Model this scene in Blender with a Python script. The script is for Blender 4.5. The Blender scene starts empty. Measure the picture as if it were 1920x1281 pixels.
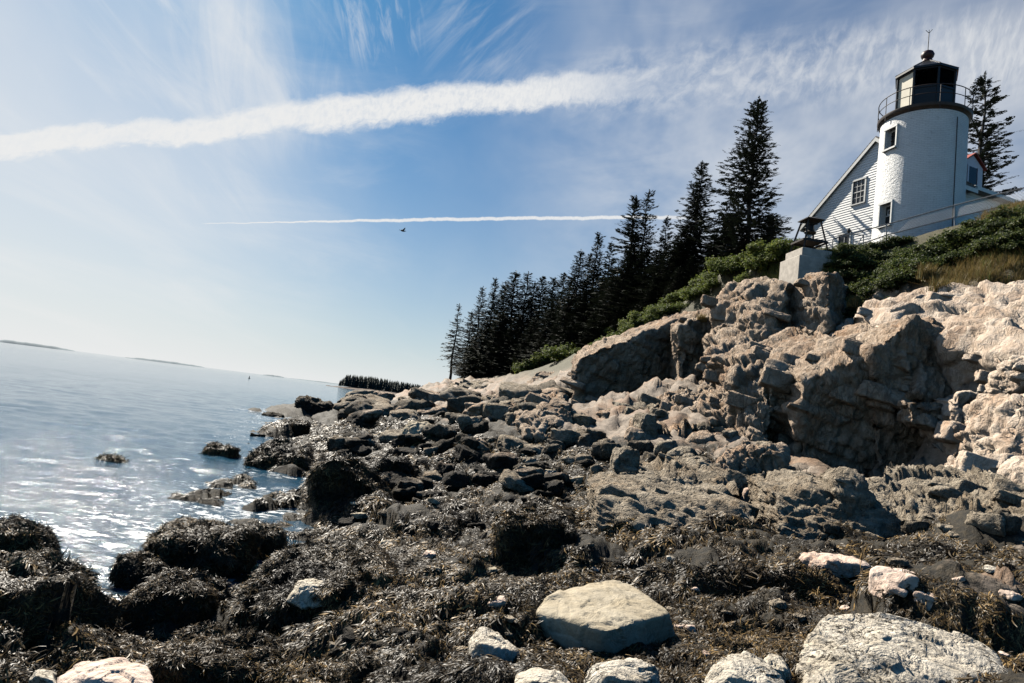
import bpy, bmesh, math, random
import numpy as np
from mathutils import Vector, Matrix

S = bpy.context.scene
COL = S.collection
R = math.radians

# ------------------------------------------------------------------ camera
FPX = 1200.0                      # focal length in pixels of the 1920 px photograph
EYE = 2.6
PITCH, ROLL = R(5.72), R(7.2)
cam_d = bpy.data.cameras.new('camera')
cam_d.sensor_width = 36.0
cam_d.lens = 36.0 * FPX / 1920
cam_d.clip_start, cam_d.clip_end = 0.05, 40000
cam = bpy.data.objects.new('camera', cam_d)
COL.objects.link(cam)
_F = Vector((0, math.cos(PITCH), math.sin(PITCH)))
_R0 = Vector((1, 0, 0))
_U0 = _R0.cross(_F)
_Rr = _R0 * math.cos(ROLL) + _U0 * math.sin(ROLL)
_Ur = -_R0 * math.sin(ROLL) + _U0 * math.cos(ROLL)
cam.matrix_world = Matrix(((_Rr.x, _Ur.x, -_F.x, 0), (_Rr.y, _Ur.y, -_F.y, 0), (_Rr.z, _Ur.z, -_F.z, EYE), (0, 0, 0, 1)))
S.camera = cam

# ------------------------------------------------------------------ light
SUN_AZ, SUN_EL = R(-36), R(43)
SUN = Vector((math.sin(SUN_AZ) * math.cos(SUN_EL), math.cos(SUN_AZ) * math.cos(SUN_EL), math.sin(SUN_EL)))
sd = bpy.data.lights.new('sun', 'SUN')
sd.energy = 5.0
sd.angle = R(0.5)
sd.color = (1.0, 0.93, 0.82)
sun = bpy.data.objects.new('sun', sd)
COL.objects.link(sun)
sun.rotation_euler = (-SUN).to_track_quat('-Z', 'Y').to_euler()
sun.location = (0, 0, 60)
S.view_settings.view_transform = 'Standard'
S.view_settings.look = 'None'
S.view_settings.exposure = 0.95
S.view_settings.gamma = 1.0
S.view_settings.use_curve_mapping = False
S.cycles.max_bounces = 5
S.cycles.diffuse_bounces = 0
S.cycles.glossy_bounces = 3
S.cycles.transparent_max_bounces = 8
S.cycles.use_denoising = True


# ------------------------------------------------------------------ node expressions
class Ex:
    """a socket with arithmetic"""
    def __init__(s, nt, sock): s.nt, s.s = nt, sock
    def _m(s, op, *a, clamp=False):
        n = s.nt.nodes.new('ShaderNodeMath'); n.operation = op; n.use_clamp = clamp
        for i, x in enumerate((s,) + a):
            if isinstance(x, Ex): s.nt.links.new(x.s, n.inputs[i])
            else: n.inputs[i].default_value = x
        return Ex(s.nt, n.outputs[0])
    def __add__(s, o): return s._m('ADD', o)
    def __sub__(s, o): return s._m('SUBTRACT', o)
    def __mul__(s, o): return s._m('MULTIPLY', o)
    def __truediv__(s, o): return s._m('DIVIDE', o)
    def __neg__(s): return s._m('MULTIPLY', -1.0)
    def pow(s, o): return s._m('POWER', o)
    def abs(s): return s._m('ABSOLUTE')
    def max(s, o): return s._m('MAXIMUM', o)
    def min(s, o): return s._m('MINIMUM', o)
    def clamp(s): return s._m('ADD', 0.0, clamp=True)
    def ss(s, a, b, lo=0.0, hi=1.0):
        n = s.nt.nodes.new('ShaderNodeMapRange'); n.interpolation_type = 'SMOOTHSTEP'
        s.nt.links.new(s.s, n.inputs['Value'])
        if a > b: a, b, lo, hi = b, a, hi, lo
        for k, v in (('From Min', a), ('From Max', b), ('To Min', lo), ('To Max', hi)): n.inputs[k].default_value = v
        return Ex(s.nt, n.outputs[0])


def inv(e): return e * -1.0 + 1.0


class V3:
    def __init__(s, nt, sock): s.nt, s.s = nt, sock
    def dot(s, v):
        n = s.nt.nodes.new('ShaderNodeVectorMath'); n.operation = 'DOT_PRODUCT'
        s.nt.links.new(s.s, n.inputs[0])
        if isinstance(v, V3): s.nt.links.new(v.s, n.inputs[1])
        else: n.inputs[1].default_value = v
        return Ex(s.nt, n.outputs['Value'])
    def xyz(s):
        n = s.nt.nodes.new('ShaderNodeSeparateXYZ'); s.nt.links.new(s.s, n.inputs[0])
        return [Ex(s.nt, o) for o in n.outputs]
    def scale(s, v):
        n = s.nt.nodes.new('ShaderNodeVectorMath'); n.operation = 'MULTIPLY'
        s.nt.links.new(s.s, n.inputs[0]); n.inputs[1].default_value = v
        return V3(s.nt, n.outputs[0])


def comb(nt, x, y, z):
    n = nt.nodes.new('ShaderNodeCombineXYZ')
    for i, e in enumerate((x, y, z)):
        if isinstance(e, Ex): nt.links.new(e.s, n.inputs[i])
        else: n.inputs[i].default_value = e
    return V3(nt, n.outputs[0])


def noise(nt, vec, scale, detail=4, rough=0.55, dist=0.0):
    n = nt.nodes.new('ShaderNodeTexNoise')
    if vec is not None: nt.links.new(vec.s, n.inputs['Vector'])
    n.inputs['Scale'].default_value = scale
    n.inputs['Detail'].default_value = detail
    n.inputs['Roughness'].default_value = rough
    n.inputs['Distortion'].default_value = dist
    return Ex(nt, n.outputs[0])


def voro(nt, vec, scale, feature='F1', rnd=1.0):
    n = nt.nodes.new('ShaderNodeTexVoronoi'); n.feature = feature
    if vec is not None: nt.links.new(vec.s, n.inputs['Vector'])
    n.inputs['Scale'].default_value = scale
    n.inputs['Randomness'].default_value = rnd
    return Ex(nt, n.outputs['Distance'])


def mix(nt, f, a, b):
    n = nt.nodes.new('ShaderNodeMix'); n.data_type = 'RGBA'
    for i, x in ((0, f), (6, a), (7, b)):
        if hasattr(x, 's'): nt.links.new(x.s, n.inputs[i])
        elif i == 0: n.inputs[0].default_value = x
        else: n.inputs[i].default_value = (*x, 1.0) if len(x) == 3 else x
    return V3(nt, n.outputs[2])


# ------------------------------------------------------------------ pixel rays (used only to lay things out at their real distances)
def ray(u, v):
    return _F + _Rr * ((u - 960) / FPX) + _Ur * (-(v - 640.5) / FPX)
def P(u, v, Y):
    d = ray(u, v); return Vector((0, 0, EYE)) + d * (Y / d.y)
def G(u, v, z):
    d = ray(u, v); return Vector((0, 0, EYE)) + d * ((z - EYE) / d.z)
def D(u, v):
    return ray(u, v).normalized()


# ------------------------------------------------------------------ sky
W = bpy.data.worlds.new('World'); S.world = W; W.use_nodes = True
nt = W.node_tree; nt.nodes.clear()
tc = nt.nodes.new('ShaderNodeTexCoord')
dirv = V3(nt, tc.outputs['Generated'])
sky = nt.nodes.new('ShaderNodeTexSky'); sky.sky_type = 'NISHITA'; sky.sun_disc = False
sky.sun_elevation = SUN_EL; sky.sun_rotation = SUN_AZ
sky.air_density = 1.3; sky.dust_density = 0.6; sky.ozone_density = 2.0; sky.altitude = 0
bg1 = nt.nodes.new('ShaderNodeBackground'); bg1.inputs[1].default_value = 0.05
tint = mix(nt, 1.0, V3(nt, sky.outputs[0]), (0.07, 0.43, 0.71)); tint.s.node.blend_type = 'MULTIPLY'
nt.links.new(tint.s, bg1.inputs[0])
bg2 = nt.nodes.new('ShaderNodeBackground'); bg2.inputs[0].default_value = (0.76, 0.765, 0.765, 1); bg2.inputs[1].default_value = 0.57
mxs = nt.nodes.new('ShaderNodeMixShader'); wo = nt.nodes.new('ShaderNodeOutputWorld')
nt.links.new(bg1.outputs[0], mxs.inputs[1]); nt.links.new(bg2.outputs[0], mxs.inputs[2]); nt.links.new(mxs.outputs[0], wo.inputs[0])
dx, dy, dz = dirv.xyz()
el = dz.max(0.0)
# flat cloud layer coordinates
cx, cy = dx / (dz.max(0.0) + 0.12), dy / (dz.max(0.0) + 0.12)
cp = comb(nt, cx, cy, 0.0)


def band(u0, v0, u1, v1):
    """frame of a straight streak through two sky directions: along, across (both in radians)"""
    a, b = D(u0, v0), D(u1, v1)
    n = a.cross(b).normalized()
    if n.z < 0: n = -n
    t = n.cross(a).normalized()
    if t.dot(b) < 0: t = -t
    s = dirv.dot(tuple(n)); x = dirv.dot(tuple(t)) / dirv.dot(tuple(a)).max(0.05)
    front = dirv.dot(tuple((a + b).normalized())).ss(0.2, 0.5)
    return x, s, front, math.tan(a.angle(b))


# horizon haze and the bright veil on the sun's side
sunh = Vector((math.sin(SUN_AZ), math.cos(SUN_AZ), 0))
toward = dx * sunh.x + dy * sunh.y
veil_n = noise(nt, cp.scale((0.7, 0.25, 1)), 1.6, 5, 0.6, 0.5)
haze = (el * -1.0 / 0.20)._m('EXPONENT') * toward.ss(-0.7, 0.8, 0.2, 0.95)
az_left = dirv.dot(tuple((D(-480, 520)))).ss(0.74, 1.0)
veil = az_left * 0.62 + (veil_n.ss(0.42, 0.8)) * 0.22 * dirv.dot(tuple(D(200, 100))).ss(0.55, 1.0)
# right hand thin cloud
rn = noise(nt, cp.scale((1.0, 0.6, 1)), 2.2, 5, 0.6, 0.3)
rveil = dirv.dot(tuple(D(1560, 260))).ss(0.87, 1.0) * (rn.ss(0.3, 0.7) * 0.5 + 0.13)
# broad spread condensation trail
bx, bs, bf, bl = band(0, 272, 1300, 158)
bn = noise(nt, comb(nt, bx * 7.0, bs * 14.0, 0.0), 1.0, 2, 0.5)
q = bs * 1.0 + bx * 0.35
bn2 = noise(nt, comb(nt, bx * 34.0 - bs * 40.0, bs * 60.0 + bx * 12.0, 0.7), 1.0, 5, 0.65, 0.4)
bn3 = noise(nt, comb(nt, bx * 160.0 - bs * 110.0, bs * 90.0 + bx * 60.0, 0.7), 1.0, 3, 0.6)
wdt = bx.ss(-0.05, 0.55) * 0.013 + 0.012
off = (bn - 0.5) * 0.035 + (bn2 - 0.5) * 0.022 - bx.ss(0.25, 0.5) * 0.006
core = ((bs + off).abs() / wdt).ss(1.15, 0.45)
bmask = core * (bn3 * 0.5 + bn2 * 0.7 + 0.34).clamp() * bf * bx.ss(1.25, 0.80, 0.10, 1.0)
soft = ((bs + off).abs() / (wdt * 2.2)).ss(1.2, 0.2) * bf * (bx.ss(0.75, 1.1) * 0.42 + 0.08) * noise(nt, comb(nt, bx * 13.0 - bs * 20.0, bs * 34.0 + bx * 3.0, 2.2), 1.0, 6, 0.6, 0.35).ss(0.32, 0.72)
# narrow fresh trail
nx, nsn, nf, nl = band(380, 420, 1172, 408)
nn = noise(nt, comb(nt, nx * 30.0, 0.3, 0.0), 1.0, 3, 0.6)
nn2 = noise(nt, comb(nt, nx * 220.0, nsn * 300.0, 0.0), 1.0, 2, 0.6)
nw = nx.ss(0.0, 0.35) * 0.0022 + 0.0005
nmask = ((nsn + (nn - 0.5) * 0.006 + (nx - 0.34) * (nx - 0.34) * 0.010 - 0.0012).abs() / nw).ss(1.3, 0.5) * nf * nx.ss(-0.004, 0.01) * nx.ss(0.98, 0.75) * (nn2 * 0.5 + 0.65).clamp()


# combed cirrus
def wisp(u0, v0, u1, v1, cu, cv, rad, sc, lo, hi, amt, seed):
    x, s, f, l = band(u0, v0, u1, v1)
    nA = noise(nt, comb(nt, x * (sc * 0.22) + seed, s * sc, seed), 1.0, 6, 0.62, 0.6)
    nB = noise(nt, comb(nt, x * (sc * 0.1) + seed, s * sc * 0.35, seed + 3), 1.0, 2, 0.5)
    return dirv.dot(tuple(D(cu, cv))).ss(math.cos(rad), math.cos(rad * 0.25)) * (nA * 0.65 + nB * 0.5).ss(lo, hi) * amt * f


w1 = wisp(300, -60, 500, 215, 330, 60, 0.30, 16, 0.50, 0.80, 0.7, 1.3)
w2 = wisp(480, -60, 505, 225, 480, 110, 0.16, 18, 0.46, 0.80, 0.6, 5.1)
w3 = wisp(850, 110, 950, 10, 900, 55, 0.11, 42, 0.50, 0.78, 0.32, 3.4)
w4 = wisp(700, -30, 726, 100, 710, 40, 0.08, 70, 0.55, 0.72, 0.35, 2.7)
w5 = wisp(1000, 120, 1600, 20, 1250, 60, 0.3, 12, 0.5, 0.85, 0.35, 4.4)
w6 = wisp(200, 300, 800, 430, 500, 330, 0.28, 14, 0.5, 0.8, 0.3, 6.6)
mask = inv(inv(haze.clamp()) * inv(veil.clamp()) * inv(bmask.clamp()) * inv(soft.clamp()) * inv(nmask.clamp()) * inv(w1) * inv(w2) * inv(w3) * inv(w4) * inv(w5) * inv(w6) * inv(rveil.clamp()))
nt.links.new(mask.clamp().s, mxs.inputs[0])


# ------------------------------------------------------------------ numpy noise
_rng = np.random.default_rng(11)
_perm = _rng.permutation(4096).astype(np.int64)
_grad = _rng.normal(size=(4096, 3)); _grad /= np.linalg.norm(_grad, axis=1)[:, None]


def _h(i, j, k): return _perm[(_perm[(_perm[i & 4095] + j) & 4095] + k) & 4095]


def pn(p):
    """gradient noise, about -0.7 .. 0.7"""
    p = np.asarray(p, dtype=np.float64)
    f = np.floor(p); t = p - f; i = f.astype(np.int64)
    w = t * t * t * (t * (t * 6 - 15) + 10)
    out = 0
    for a in (0, 1):
        wa = w[:, 0] if a else 1 - w[:, 0]
        for b in (0, 1):
            wb = w[:, 1] if b else 1 - w[:, 1]
            for c in (0, 1):
                wc = w[:, 2] if c else 1 - w[:, 2]
                g = _grad[_h(i[:, 0] + a, i[:, 1] + b, i[:, 2] + c)]
                out = out + wa * wb * wc * ((t[:, 0] - a) * g[:, 0] + (t[:, 1] - b) * g[:, 1] + (t[:, 2] - c) * g[:, 2])
    return out


def fbm(p, octv=4, gain=0.5, lac=2.03):
    s, a = 0, 1.0
    p = np.asarray(p, dtype=np.float64)
    for k in range(octv):
        s = s + a * pn(p + 17.3 * k); p = p * lac; a *= gain
    return s


def ridged(p, octv=3):
    s, a = 0, 1.0
    p = np.asarray(p, dtype=np.float64)
    for k in range(octv):
        s = s + a * (1 - np.abs(pn(p + 9.1 * k)) * 2.4); p = p * 2.07; a *= 0.5
    return s


def cell2(x, y, sc, seed=0):
    """2D cellular noise: nearest distance and the id of the cell (0..1)"""
    x = x * sc; y = y * sc
    ix, iy = np.floor(x).astype(np.int64), np.floor(y).astype(np.int64)
    best = np.full(x.shape, 9.0); sec = np.full(x.shape, 9.0); cid = np.zeros(x.shape)
    for a in (-1, 0, 1):
        for b in (-1, 0, 1):
            h = _h(ix + a, iy + b, np.int64(seed) + 0 * ix)
            px = ix + a + (_perm[h] / 4096.0); py = iy + b + (_perm[(h + 77) & 4095] / 4096.0)
            d = np.hypot(px - x, py - y)
            m = d < best
            sec = np.where(m, best, np.minimum(sec, d))
            cid = np.where(m, _perm[(h + 151) & 4095] / 4096.0, cid)
            best = np.where(m, d, best)
    return best, sec, cid


def cell3(q, seed=0):
    """3D cells: nearest and second distance, and the offset to a randomly tilted facet in each cell"""
    i0 = np.floor(q).astype(np.int64); n = len(q)
    best = np.full(n, 9.0); sec = np.full(n, 9.0); hid = np.zeros(n, np.int64); rel = np.zeros((n, 3))
    for a in (-1, 0, 1):
        for b in (-1, 0, 1):
            for c in (-1, 0, 1):
                h = _h(i0[:, 0] + a, i0[:, 1] + b, i0[:, 2] + c + seed)
                p = np.stack([i0[:, 0] + a + _perm[h] / 4096.0, i0[:, 1] + b + _perm[(h + 77) & 4095] / 4096.0, i0[:, 2] + c + _perm[(h + 911) & 4095] / 4096.0], 1)
                r = q - p; d = (r * r).sum(1); m = d < best
                sec = np.where(m, best, np.minimum(sec, d)); hid = np.where(m, h, hid); rel[m] = r[m]; best = np.where(m, d, best)
    g = _grad[(hid * 7 + 13) & 4095]
    return np.sqrt(best), np.sqrt(sec), (_perm[(hid + 301) & 4095] / 4096.0 - 0.5), (rel * g).sum(1)


def sst(a, b, x):
    t = np.clip((x - a) / (b - a), 0, 1); return t * t * (3 - 2 * t)


# ------------------------------------------------------------------ mesh helpers
def np_mesh(name, v, f, mat=None, smooth=True):
    v = np.ascontiguousarray(v, dtype=np.float32); f = np.ascontiguousarray(f, dtype=np.int32)
    me = bpy.data.meshes.new(name)
    n, k = f.shape
    me.vertices.add(len(v)); me.vertices.foreach_set('co', v.ravel())
    me.loops.add(n * k); me.loops.foreach_set('vertex_index', f.ravel())
    me.polygons.add(n); me.polygons.foreach_set('loop_start', np.arange(0, n * k, k, dtype=np.int32))
    if smooth: me.polygons.foreach_set('use_smooth', np.ones(n, dtype=bool))
    me.update(calc_edges=True)
    for m in (mat if isinstance(mat, (list, tuple)) else [mat]):
        if m: me.materials.append(m)
    return me


def link(name, me, parent=None, loc=None):
    o = bpy.data.objects.new(name, me); COL.objects.link(o)
    if parent: o.parent = parent
    if loc is not None: o.location = loc
    return o


def tag(o, label=None, cat=None, group=None, kind=None):
    for k, v in (('label', label), ('category', cat), ('group', group), ('kind', kind)):
        if v: o[k] = v
    return o


def empty(name, loc=(0, 0, 0), rz=0.0):
    o = bpy.data.objects.new(name, None); COL.objects.link(o)
    o.location = loc; o.rotation_euler = (0, 0, rz); o.empty_display_size = 0.2
    return o


class MB:
    """collects simple solids into one mesh"""
    def __init__(s): s.bm = bmesh.new()
    def box(s, c, d, rz=0.0, M=None):
        m = Matrix.Translation(c) @ Matrix.Rotation(rz, 4, 'Z') @ Matrix.Diagonal((*d, 1))
        if M: m = M @ m
        bmesh.ops.create_cube(s.bm, size=1.0, matrix=m); return s
    def bar(s, a, b, r, n=8, r2=None):
        a, b = Vector(a), Vector(b); d = b - a
        m = Matrix.Translation((a + b) / 2) @ d.to_track_quat('Z', 'Y').to_matrix().to_4x4()
        bmesh.ops.create_cone(s.bm, cap_ends=True, segments=n, radius1=r, radius2=r if r2 is None else r2, depth=d.length, matrix=m); return s
    def sq(s, a, b, w, h=None, up=(0, 0, 1)):
        a, b = Vector(a), Vector(b); d = (b - a); h = h or w
        z = d.normalized(); x = Vector(up).cross(z)
        if x.length < 1e-4: x = Vector((1, 0, 0))
        x.normalize(); y = z.cross(x)
        m = Matrix.Translation((a + b) / 2) @ Matrix((x, y, z)).transposed().to_4x4() @ Matrix.Diagonal((w, h, d.length, 1))
        bmesh.ops.create_cube(s.bm, size=1.0, matrix=m); return s
    def lathe(s, prof, n=48, cap=True):
        rings = [[s.bm.verts.new((r * math.cos(2 * math.pi * k / n), r * math.sin(2 * math.pi * k / n), z)) for k in range(n)] for r, z in prof]
        for a, b in zip(rings, rings[1:]):
            for k in range(n): s.bm.faces.new((a[k], a[(k + 1) % n], b[(k + 1) % n], b[k]))
        if cap:
            s.bm.faces.new(list(reversed(rings[0]))); s.bm.faces.new(rings[-1])
        return s
    def poly(s, pts):
        s.bm.faces.new([s.bm.verts.new(p) for p in pts]); return s
    def prism(s, pts, off):
        a = [s.bm.verts.new(p) for p in pts]; b = [s.bm.verts.new(Vector(p) + Vector(off)) for p in pts]
        s.bm.faces.new(a); s.bm.faces.new(list(reversed(b)))
        n = len(a)
        for k in range(n): s.bm.faces.new((a[k], b[k], b[(k + 1) % n], a[(k + 1) % n]))
        return s
    def sphere(s, c, r, sc=(1, 1, 1), n=16):
        bmesh.ops.create_uvsphere(s.bm, u_segments=n, v_segments=n // 2, radius=r, matrix=Matrix.Translation(c) @ Matrix.Diagonal((*sc, 1))); return s
    def mesh(s, name, mat, bevel=0.0, smooth=False):
        bmesh.ops.recalc_face_normals(s.bm, faces=s.bm.faces)
        if bevel:
            bmesh.ops.bevel(s.bm, geom=list(s.bm.edges), offset=bevel, segments=1, affect='EDGES')
        me = bpy.data.meshes.new(name); s.bm.to_mesh(me); s.bm.free()
        if mat: me.materials.append(mat)
        if smooth:
            for p in me.polygons: p.use_smooth = True
            me.set_sharp_from_angle(angle=R(40))
        return me
    def build(s, name, mat, parent=None, bevel=0.0, smooth=False, loc=None):
        return link(name, s.mesh(name, mat, bevel, smooth), parent, loc)


# ------------------------------------------------------------------ materials
def new_mat(name):
    m = bpy.data.materials.new(name); m.use_nodes = True
    t = m.node_tree; b = t.nodes['Principled BSDF']
    return m, t, b


def bump(t, b, height, strength=0.5, dist=0.05):
    n = t.nodes.new('ShaderNodeBump'); n.inputs['Strength'].default_value = strength; n.inputs['Distance'].default_value = dist
    t.links.new(height.s, n.inputs['Height']); t.links.new(n.outputs[0], b.inputs['Normal'])


def pos(t):
    return V3(t, t.nodes.new('ShaderNodeNewGeometry').outputs['Position'])


def plain(name, col, rough=0.6, metal=0.0, var=0.25, sc=6.0, spec=0.4):
    m, t, b = new_mat(name)
    p = V3(t, t.nodes.new('ShaderNodeTexCoord').outputs['Object'])
    n = noise(t, p, sc, 5, 0.65)
    c = mix(t, n.ss(0.25, 0.75), [x * (1 - var) for x in col], [min(1, x * (1 + var * 0.6)) for x in col])
    t.links.new(c.s, b.inputs['Base Color'])
    b.inputs['Roughness'].default_value = rough; b.inputs['Metallic'].default_value = metal
    b.inputs['Specular IOR Level'].default_value = spec
    return m


def rock_mat(name, light, mid, accent, tide=None, bump_s=0.6, speck=None, zstretch=1.0, accent_amt=0.5):
    """coarse grained stone; below the tide line it is black with algae"""
    m, t, b = new_mat(name)
    p = pos(t)
    big = noise(t, p, 0.45, 4, 0.6, 0.4)
    med = noise(t, p.scale((1, 1, zstretch)), 2.6, 6, 0.68, 0.5)
    fine = noise(t, p, 16, 6, 0.7)
    grain = noise(t, p, 70, 3, 0.6)
    streak = noise(t, p.scale((3.2, 3.2, 0.5)), 1.4, 5, 0.6, 0.6)
    c = mix(t, med.ss(0.34, 0.66), mid, light)
    c = mix(t, (big.ss(0.42, 0.62) * streak.ss(0.35, 0.65) * accent_amt).clamp(), c, accent)
    c = mix(t, (fine.ss(0.56, 0.72) * 0.55).clamp(), c, [x * 0.42 for x in mid])
    c = mix(t, (inv((noise(t, p.scale((1.5, 1.5, 0.7 * zstretch)), 3.0, 4, 0.6, 0.6) - 0.5).abs() * 14.0).clamp() * noise(t, p, 0.9, 3, 0.6).ss(0.45, 0.6) * 0.55).clamp(), c, [x * 0.3 for x in mid])
    c = mix(t, (grain.ss(0.55, 0.75) * 0.3).clamp(), c, [min(1, x * 1.25) for x in light])
    if speck:
        sp = noise(t, p, 30, 4, 0.75).ss(0.5, 0.58) * noise(t, p, 3.2, 3, 0.6).ss(0.38, 0.6)
        c = mix(t, sp, c, speck)
    if tide is not None:
        z = p.xyz()[2]
        zz = z + (noise(t, p, 0.8, 5, 0.65) - 0.5) * 2.2 + (noise(t, p, 7, 4, 0.7) - 0.5) * 0.7
        w = zz.ss(tide - 0.1, tide + 0.35)
        dark = mix(t, med.ss(0.35, 0.65), (0.012, 0.010, 0.008), (0.045, 0.036, 0.024))
        c = mix(t, w, dark, c)
    t.links.new(c.s, b.inputs['Base Color'])
    b.inputs['Roughness'].default_value = 0.85
    b.inputs['Specular IOR Level'].default_value = 0.25
    ck = voro(t, p.scale((1, 1, 1.6 * zstretch)), 1.3, 'DISTANCE_TO_EDGE').ss(0.0, 0.06)
    rdg = inv((noise(t, p.scale((1.5, 1.5, 0.7 * zstretch)), 3.0, 4, 0.6, 0.6) - 0.5).abs() * 5.0).clamp()
    bump(t, b, med * 0.6 + fine * 0.55 + grain * 0.10 - rdg.pow(3.0) * 0.30 + streak * 0.3, min(1.0, bump_s * 1.25), 0.16)
    return m


M_CLIFF = rock_mat('pink_granite', (0.55, 0.44, 0.335), (0.38, 0.275, 0.19), (0.40, 0.20, 0.09), tide=1.2, bump_s=0.75)
M_SLAB = rock_mat('pale_pink_granite', (0.62, 0.52, 0.42), (0.48, 0.365, 0.27), (0.370, 0.207, 0.111), tide=1.2, bump_s=0.5, accent_amt=0.6)
M_LEDGE = rock_mat('grey_tan_ledge', (0.46, 0.39, 0.295), (0.25, 0.205, 0.15), (0.30, 0.20, 0.11), tide=0.55, bump_s=0.9, zstretch=2.2)
M_SHORE = rock_mat('wet_shore_rock', (0.222, 0.192, 0.148), (0.111, 0.089, 0.063), (0.163, 0.111, 0.059), tide=1.1, bump_s=0.9)
M_WET = rock_mat('weedy_dark_rock', (0.06, 0.048, 0.032), (0.025, 0.02, 0.013), (0.07, 0.05, 0.022), bump_s=0.8)
M_GREY = rock_mat('smooth_grey_stone', (0.44, 0.385, 0.29), (0.36, 0.30, 0.205), (0.30, 0.22, 0.11), bump_s=0.22)
M_WHITE = rock_mat('barnacled_white_stone', (0.66, 0.60, 0.50), (0.50, 0.44, 0.35), (0.42, 0.35, 0.24), bump_s=0.5, speck=(0.05, 0.04, 0.028), )
M_PINK = rock_mat('pink_stone', (0.70, 0.56, 0.46), (0.56, 0.42, 0.33), (0.55, 0.33, 0.22), bump_s=0.3)


def weed_mat():
    m, t, b = new_mat('bladderwrack')
    g = t.nodes.new('ShaderNodeNewGeometry')
    r = Ex(t, g.outputs['Random Per Island'])
    p = V3(t, g.outputs['Position'])
    n = noise(t, p, 1.3, 4, 0.6)
    c = mix(t, (r * 0.7 + n * 0.5).ss(0.3, 0.85), (0.008, 0.006, 0.0035), (0.062, 0.042, 0.019))
    c = mix(t, (r * 7.31)._m('FRACT').ss(0.72, 0.95) * n.ss(0.36, 0.56), c, (0.27, 0.18, 0.075))
    pt = noise(t, p, 0.75, 3, 0.6).ss(0.35, 0.65)
    k = mix(t, pt, (0.45, 0.46, 0.46), (1.55, 1.5, 1.4)); mm = mix(t, 1.0, c, k); mm.s.node.blend_type = 'MULTIPLY'; c = mm
    t.links.new(c.s, b.inputs['Base Color'])
    b.inputs['Roughness'].default_value = 0.45
    b.inputs['Specular IOR Level'].default_value = 0.19
    b.inputs['Sheen Weight'].default_value = 0.0
    return m


M_WEED = weed_mat()


def leaf_mat(name, c0, c1, c2, trans=0.25, rough=0.55):
    m, t, b = new_mat(name)
    g = t.nodes.new('ShaderNodeNewGeometry')
    r = Ex(t, g.outputs['Random Per Island'])
    n = noise(t, V3(t, g.outputs['Position']), 0.9, 3, 0.6)
    c = mix(t, (r * 0.6 + n * 0.5).ss(0.25, 0.85), c0, c1)
    c = mix(t, (r * 5.7)._m('FRACT').ss(0.8, 1.0), c, c2)
    t.links.new(c.s, b.inputs['Base Color'])
    b.inputs['Roughness'].default_value = rough
    b.inputs['Specular IOR Level'].default_value = 0.35
    tr = t.nodes.new('ShaderNodeBsdfTranslucent'); t.links.new(c.s, tr.inputs[0])
    ms = t.nodes.new('ShaderNodeMixShader'); ms.inputs[0].default_value = trans
    t.links.new(b.outputs[0], ms.inputs[1]); t.links.new(tr.outputs[0], ms.inputs[2])
    t.links.new(ms.outputs[0], t.nodes['Material Output'].inputs[0])
    return m


M_NEEDLE = leaf_mat('spruce_needles', (0.010, 0.016, 0.010), (0.026, 0.036, 0.020), (0.045, 0.05, 0.025), 0.06, 0.7)
M_SHRUB = leaf_mat('shrub_leaves', (0.055, 0.085, 0.018), (0.150, 0.185, 0.038), (0.27, 0.27, 0.065), 0.45)
M_SHRUBD = leaf_mat('dark_shrub_leaves', (0.024, 0.040, 0.013), (0.092, 0.118, 0.030), (0.21, 0.22, 0.06), 0.4)
M_GRASS = leaf_mat('dry_grass_blades', (0.16, 0.12, 0.04), (0.30, 0.21, 0.08), (0.14, 0.17, 0.045), 0.3)
M_GREENGR = leaf_mat('green_grass_blades', (0.07, 0.10, 0.02), (0.16, 0.18, 0.045), (0.28, 0.24, 0.08), 0.3)
M_BARK = plain('grey_brown_bark', (0.06, 0.05, 0.042), 0.9, var=0.5, sc=12)
M_TWIG = plain('dark_twigs', (0.035, 0.03, 0.02), 0.9)

# ================================================================== THE SHORE
# heights of the ground measured at points of the photograph (z given, or distance Y given)
_c = []
def cg(z, *uv): _c.extend([tuple(G(u, v, z)) for u, v in uv])
def cy_(*uvy): _c.extend([tuple(P(u, v, y)) for u, v, y in uvy])
# foreground
cg(0.42, (0, 1281)); cg(0.28, (200, 1275)); cg(0.34, (420, 1275)); cg(0.65, (700, 1270)); cg(0.75, (950, 1270)); cg(0.9, (1200, 1270)); cg(1.05, (1500, 1270)); cg(1.25, (1900, 1270))
cg(0.3, (20, 1120)); cg(-0.3, (180, 1140), (175, 1080), (200, 1020)); cg(-0.12, (385, 1150), (365, 1178)); cg(0.05, (240, 1200)); cg(0.25, (600, 1180)); cg(0.5, (850, 1150)); cg(0.65, (1050, 1130)); cg(0.75, (1300, 1130)); cg(0.95, (1500, 1140)); cg(1.2, (1880, 1130))
cg(-0.12, (450, 1075), (560, 1010)); cg(0.02, (640, 985)); cg(0.3, (780, 1000)); cg(0.5, (1000, 1040)); cg(0.75, (1200, 1050)); cg(0.95, (1480, 1030)); cg(1.25, (1750, 1020)); cg(1.5, (1900, 1000))
cg(0.02, (565, 950), (600, 852), (575, 812), (545, 778)); cg(0.22, (690, 930)); cg(0.45, (850, 905)); cg(0.7, (1000, 900)); cg(1.0, (1150, 905)); cg(1.3, (1350, 905)); cg(1.45, (1480, 915)); cg(1.6, (1650, 930)); cg(1.75, (1800, 925)); cg(1.9, (1910, 930))
cg(0.35, (660, 830)); cg(0.75, (800, 830)); cg(1.1, (950, 840)); cg(1.35, (1100, 850))
cg(0.3, (590, 765)); cg(0.6, (680, 765)); cg(1.2, (800, 775)); cg(1.75, (950, 800))
cg(1.0, (680, 745))
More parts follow.
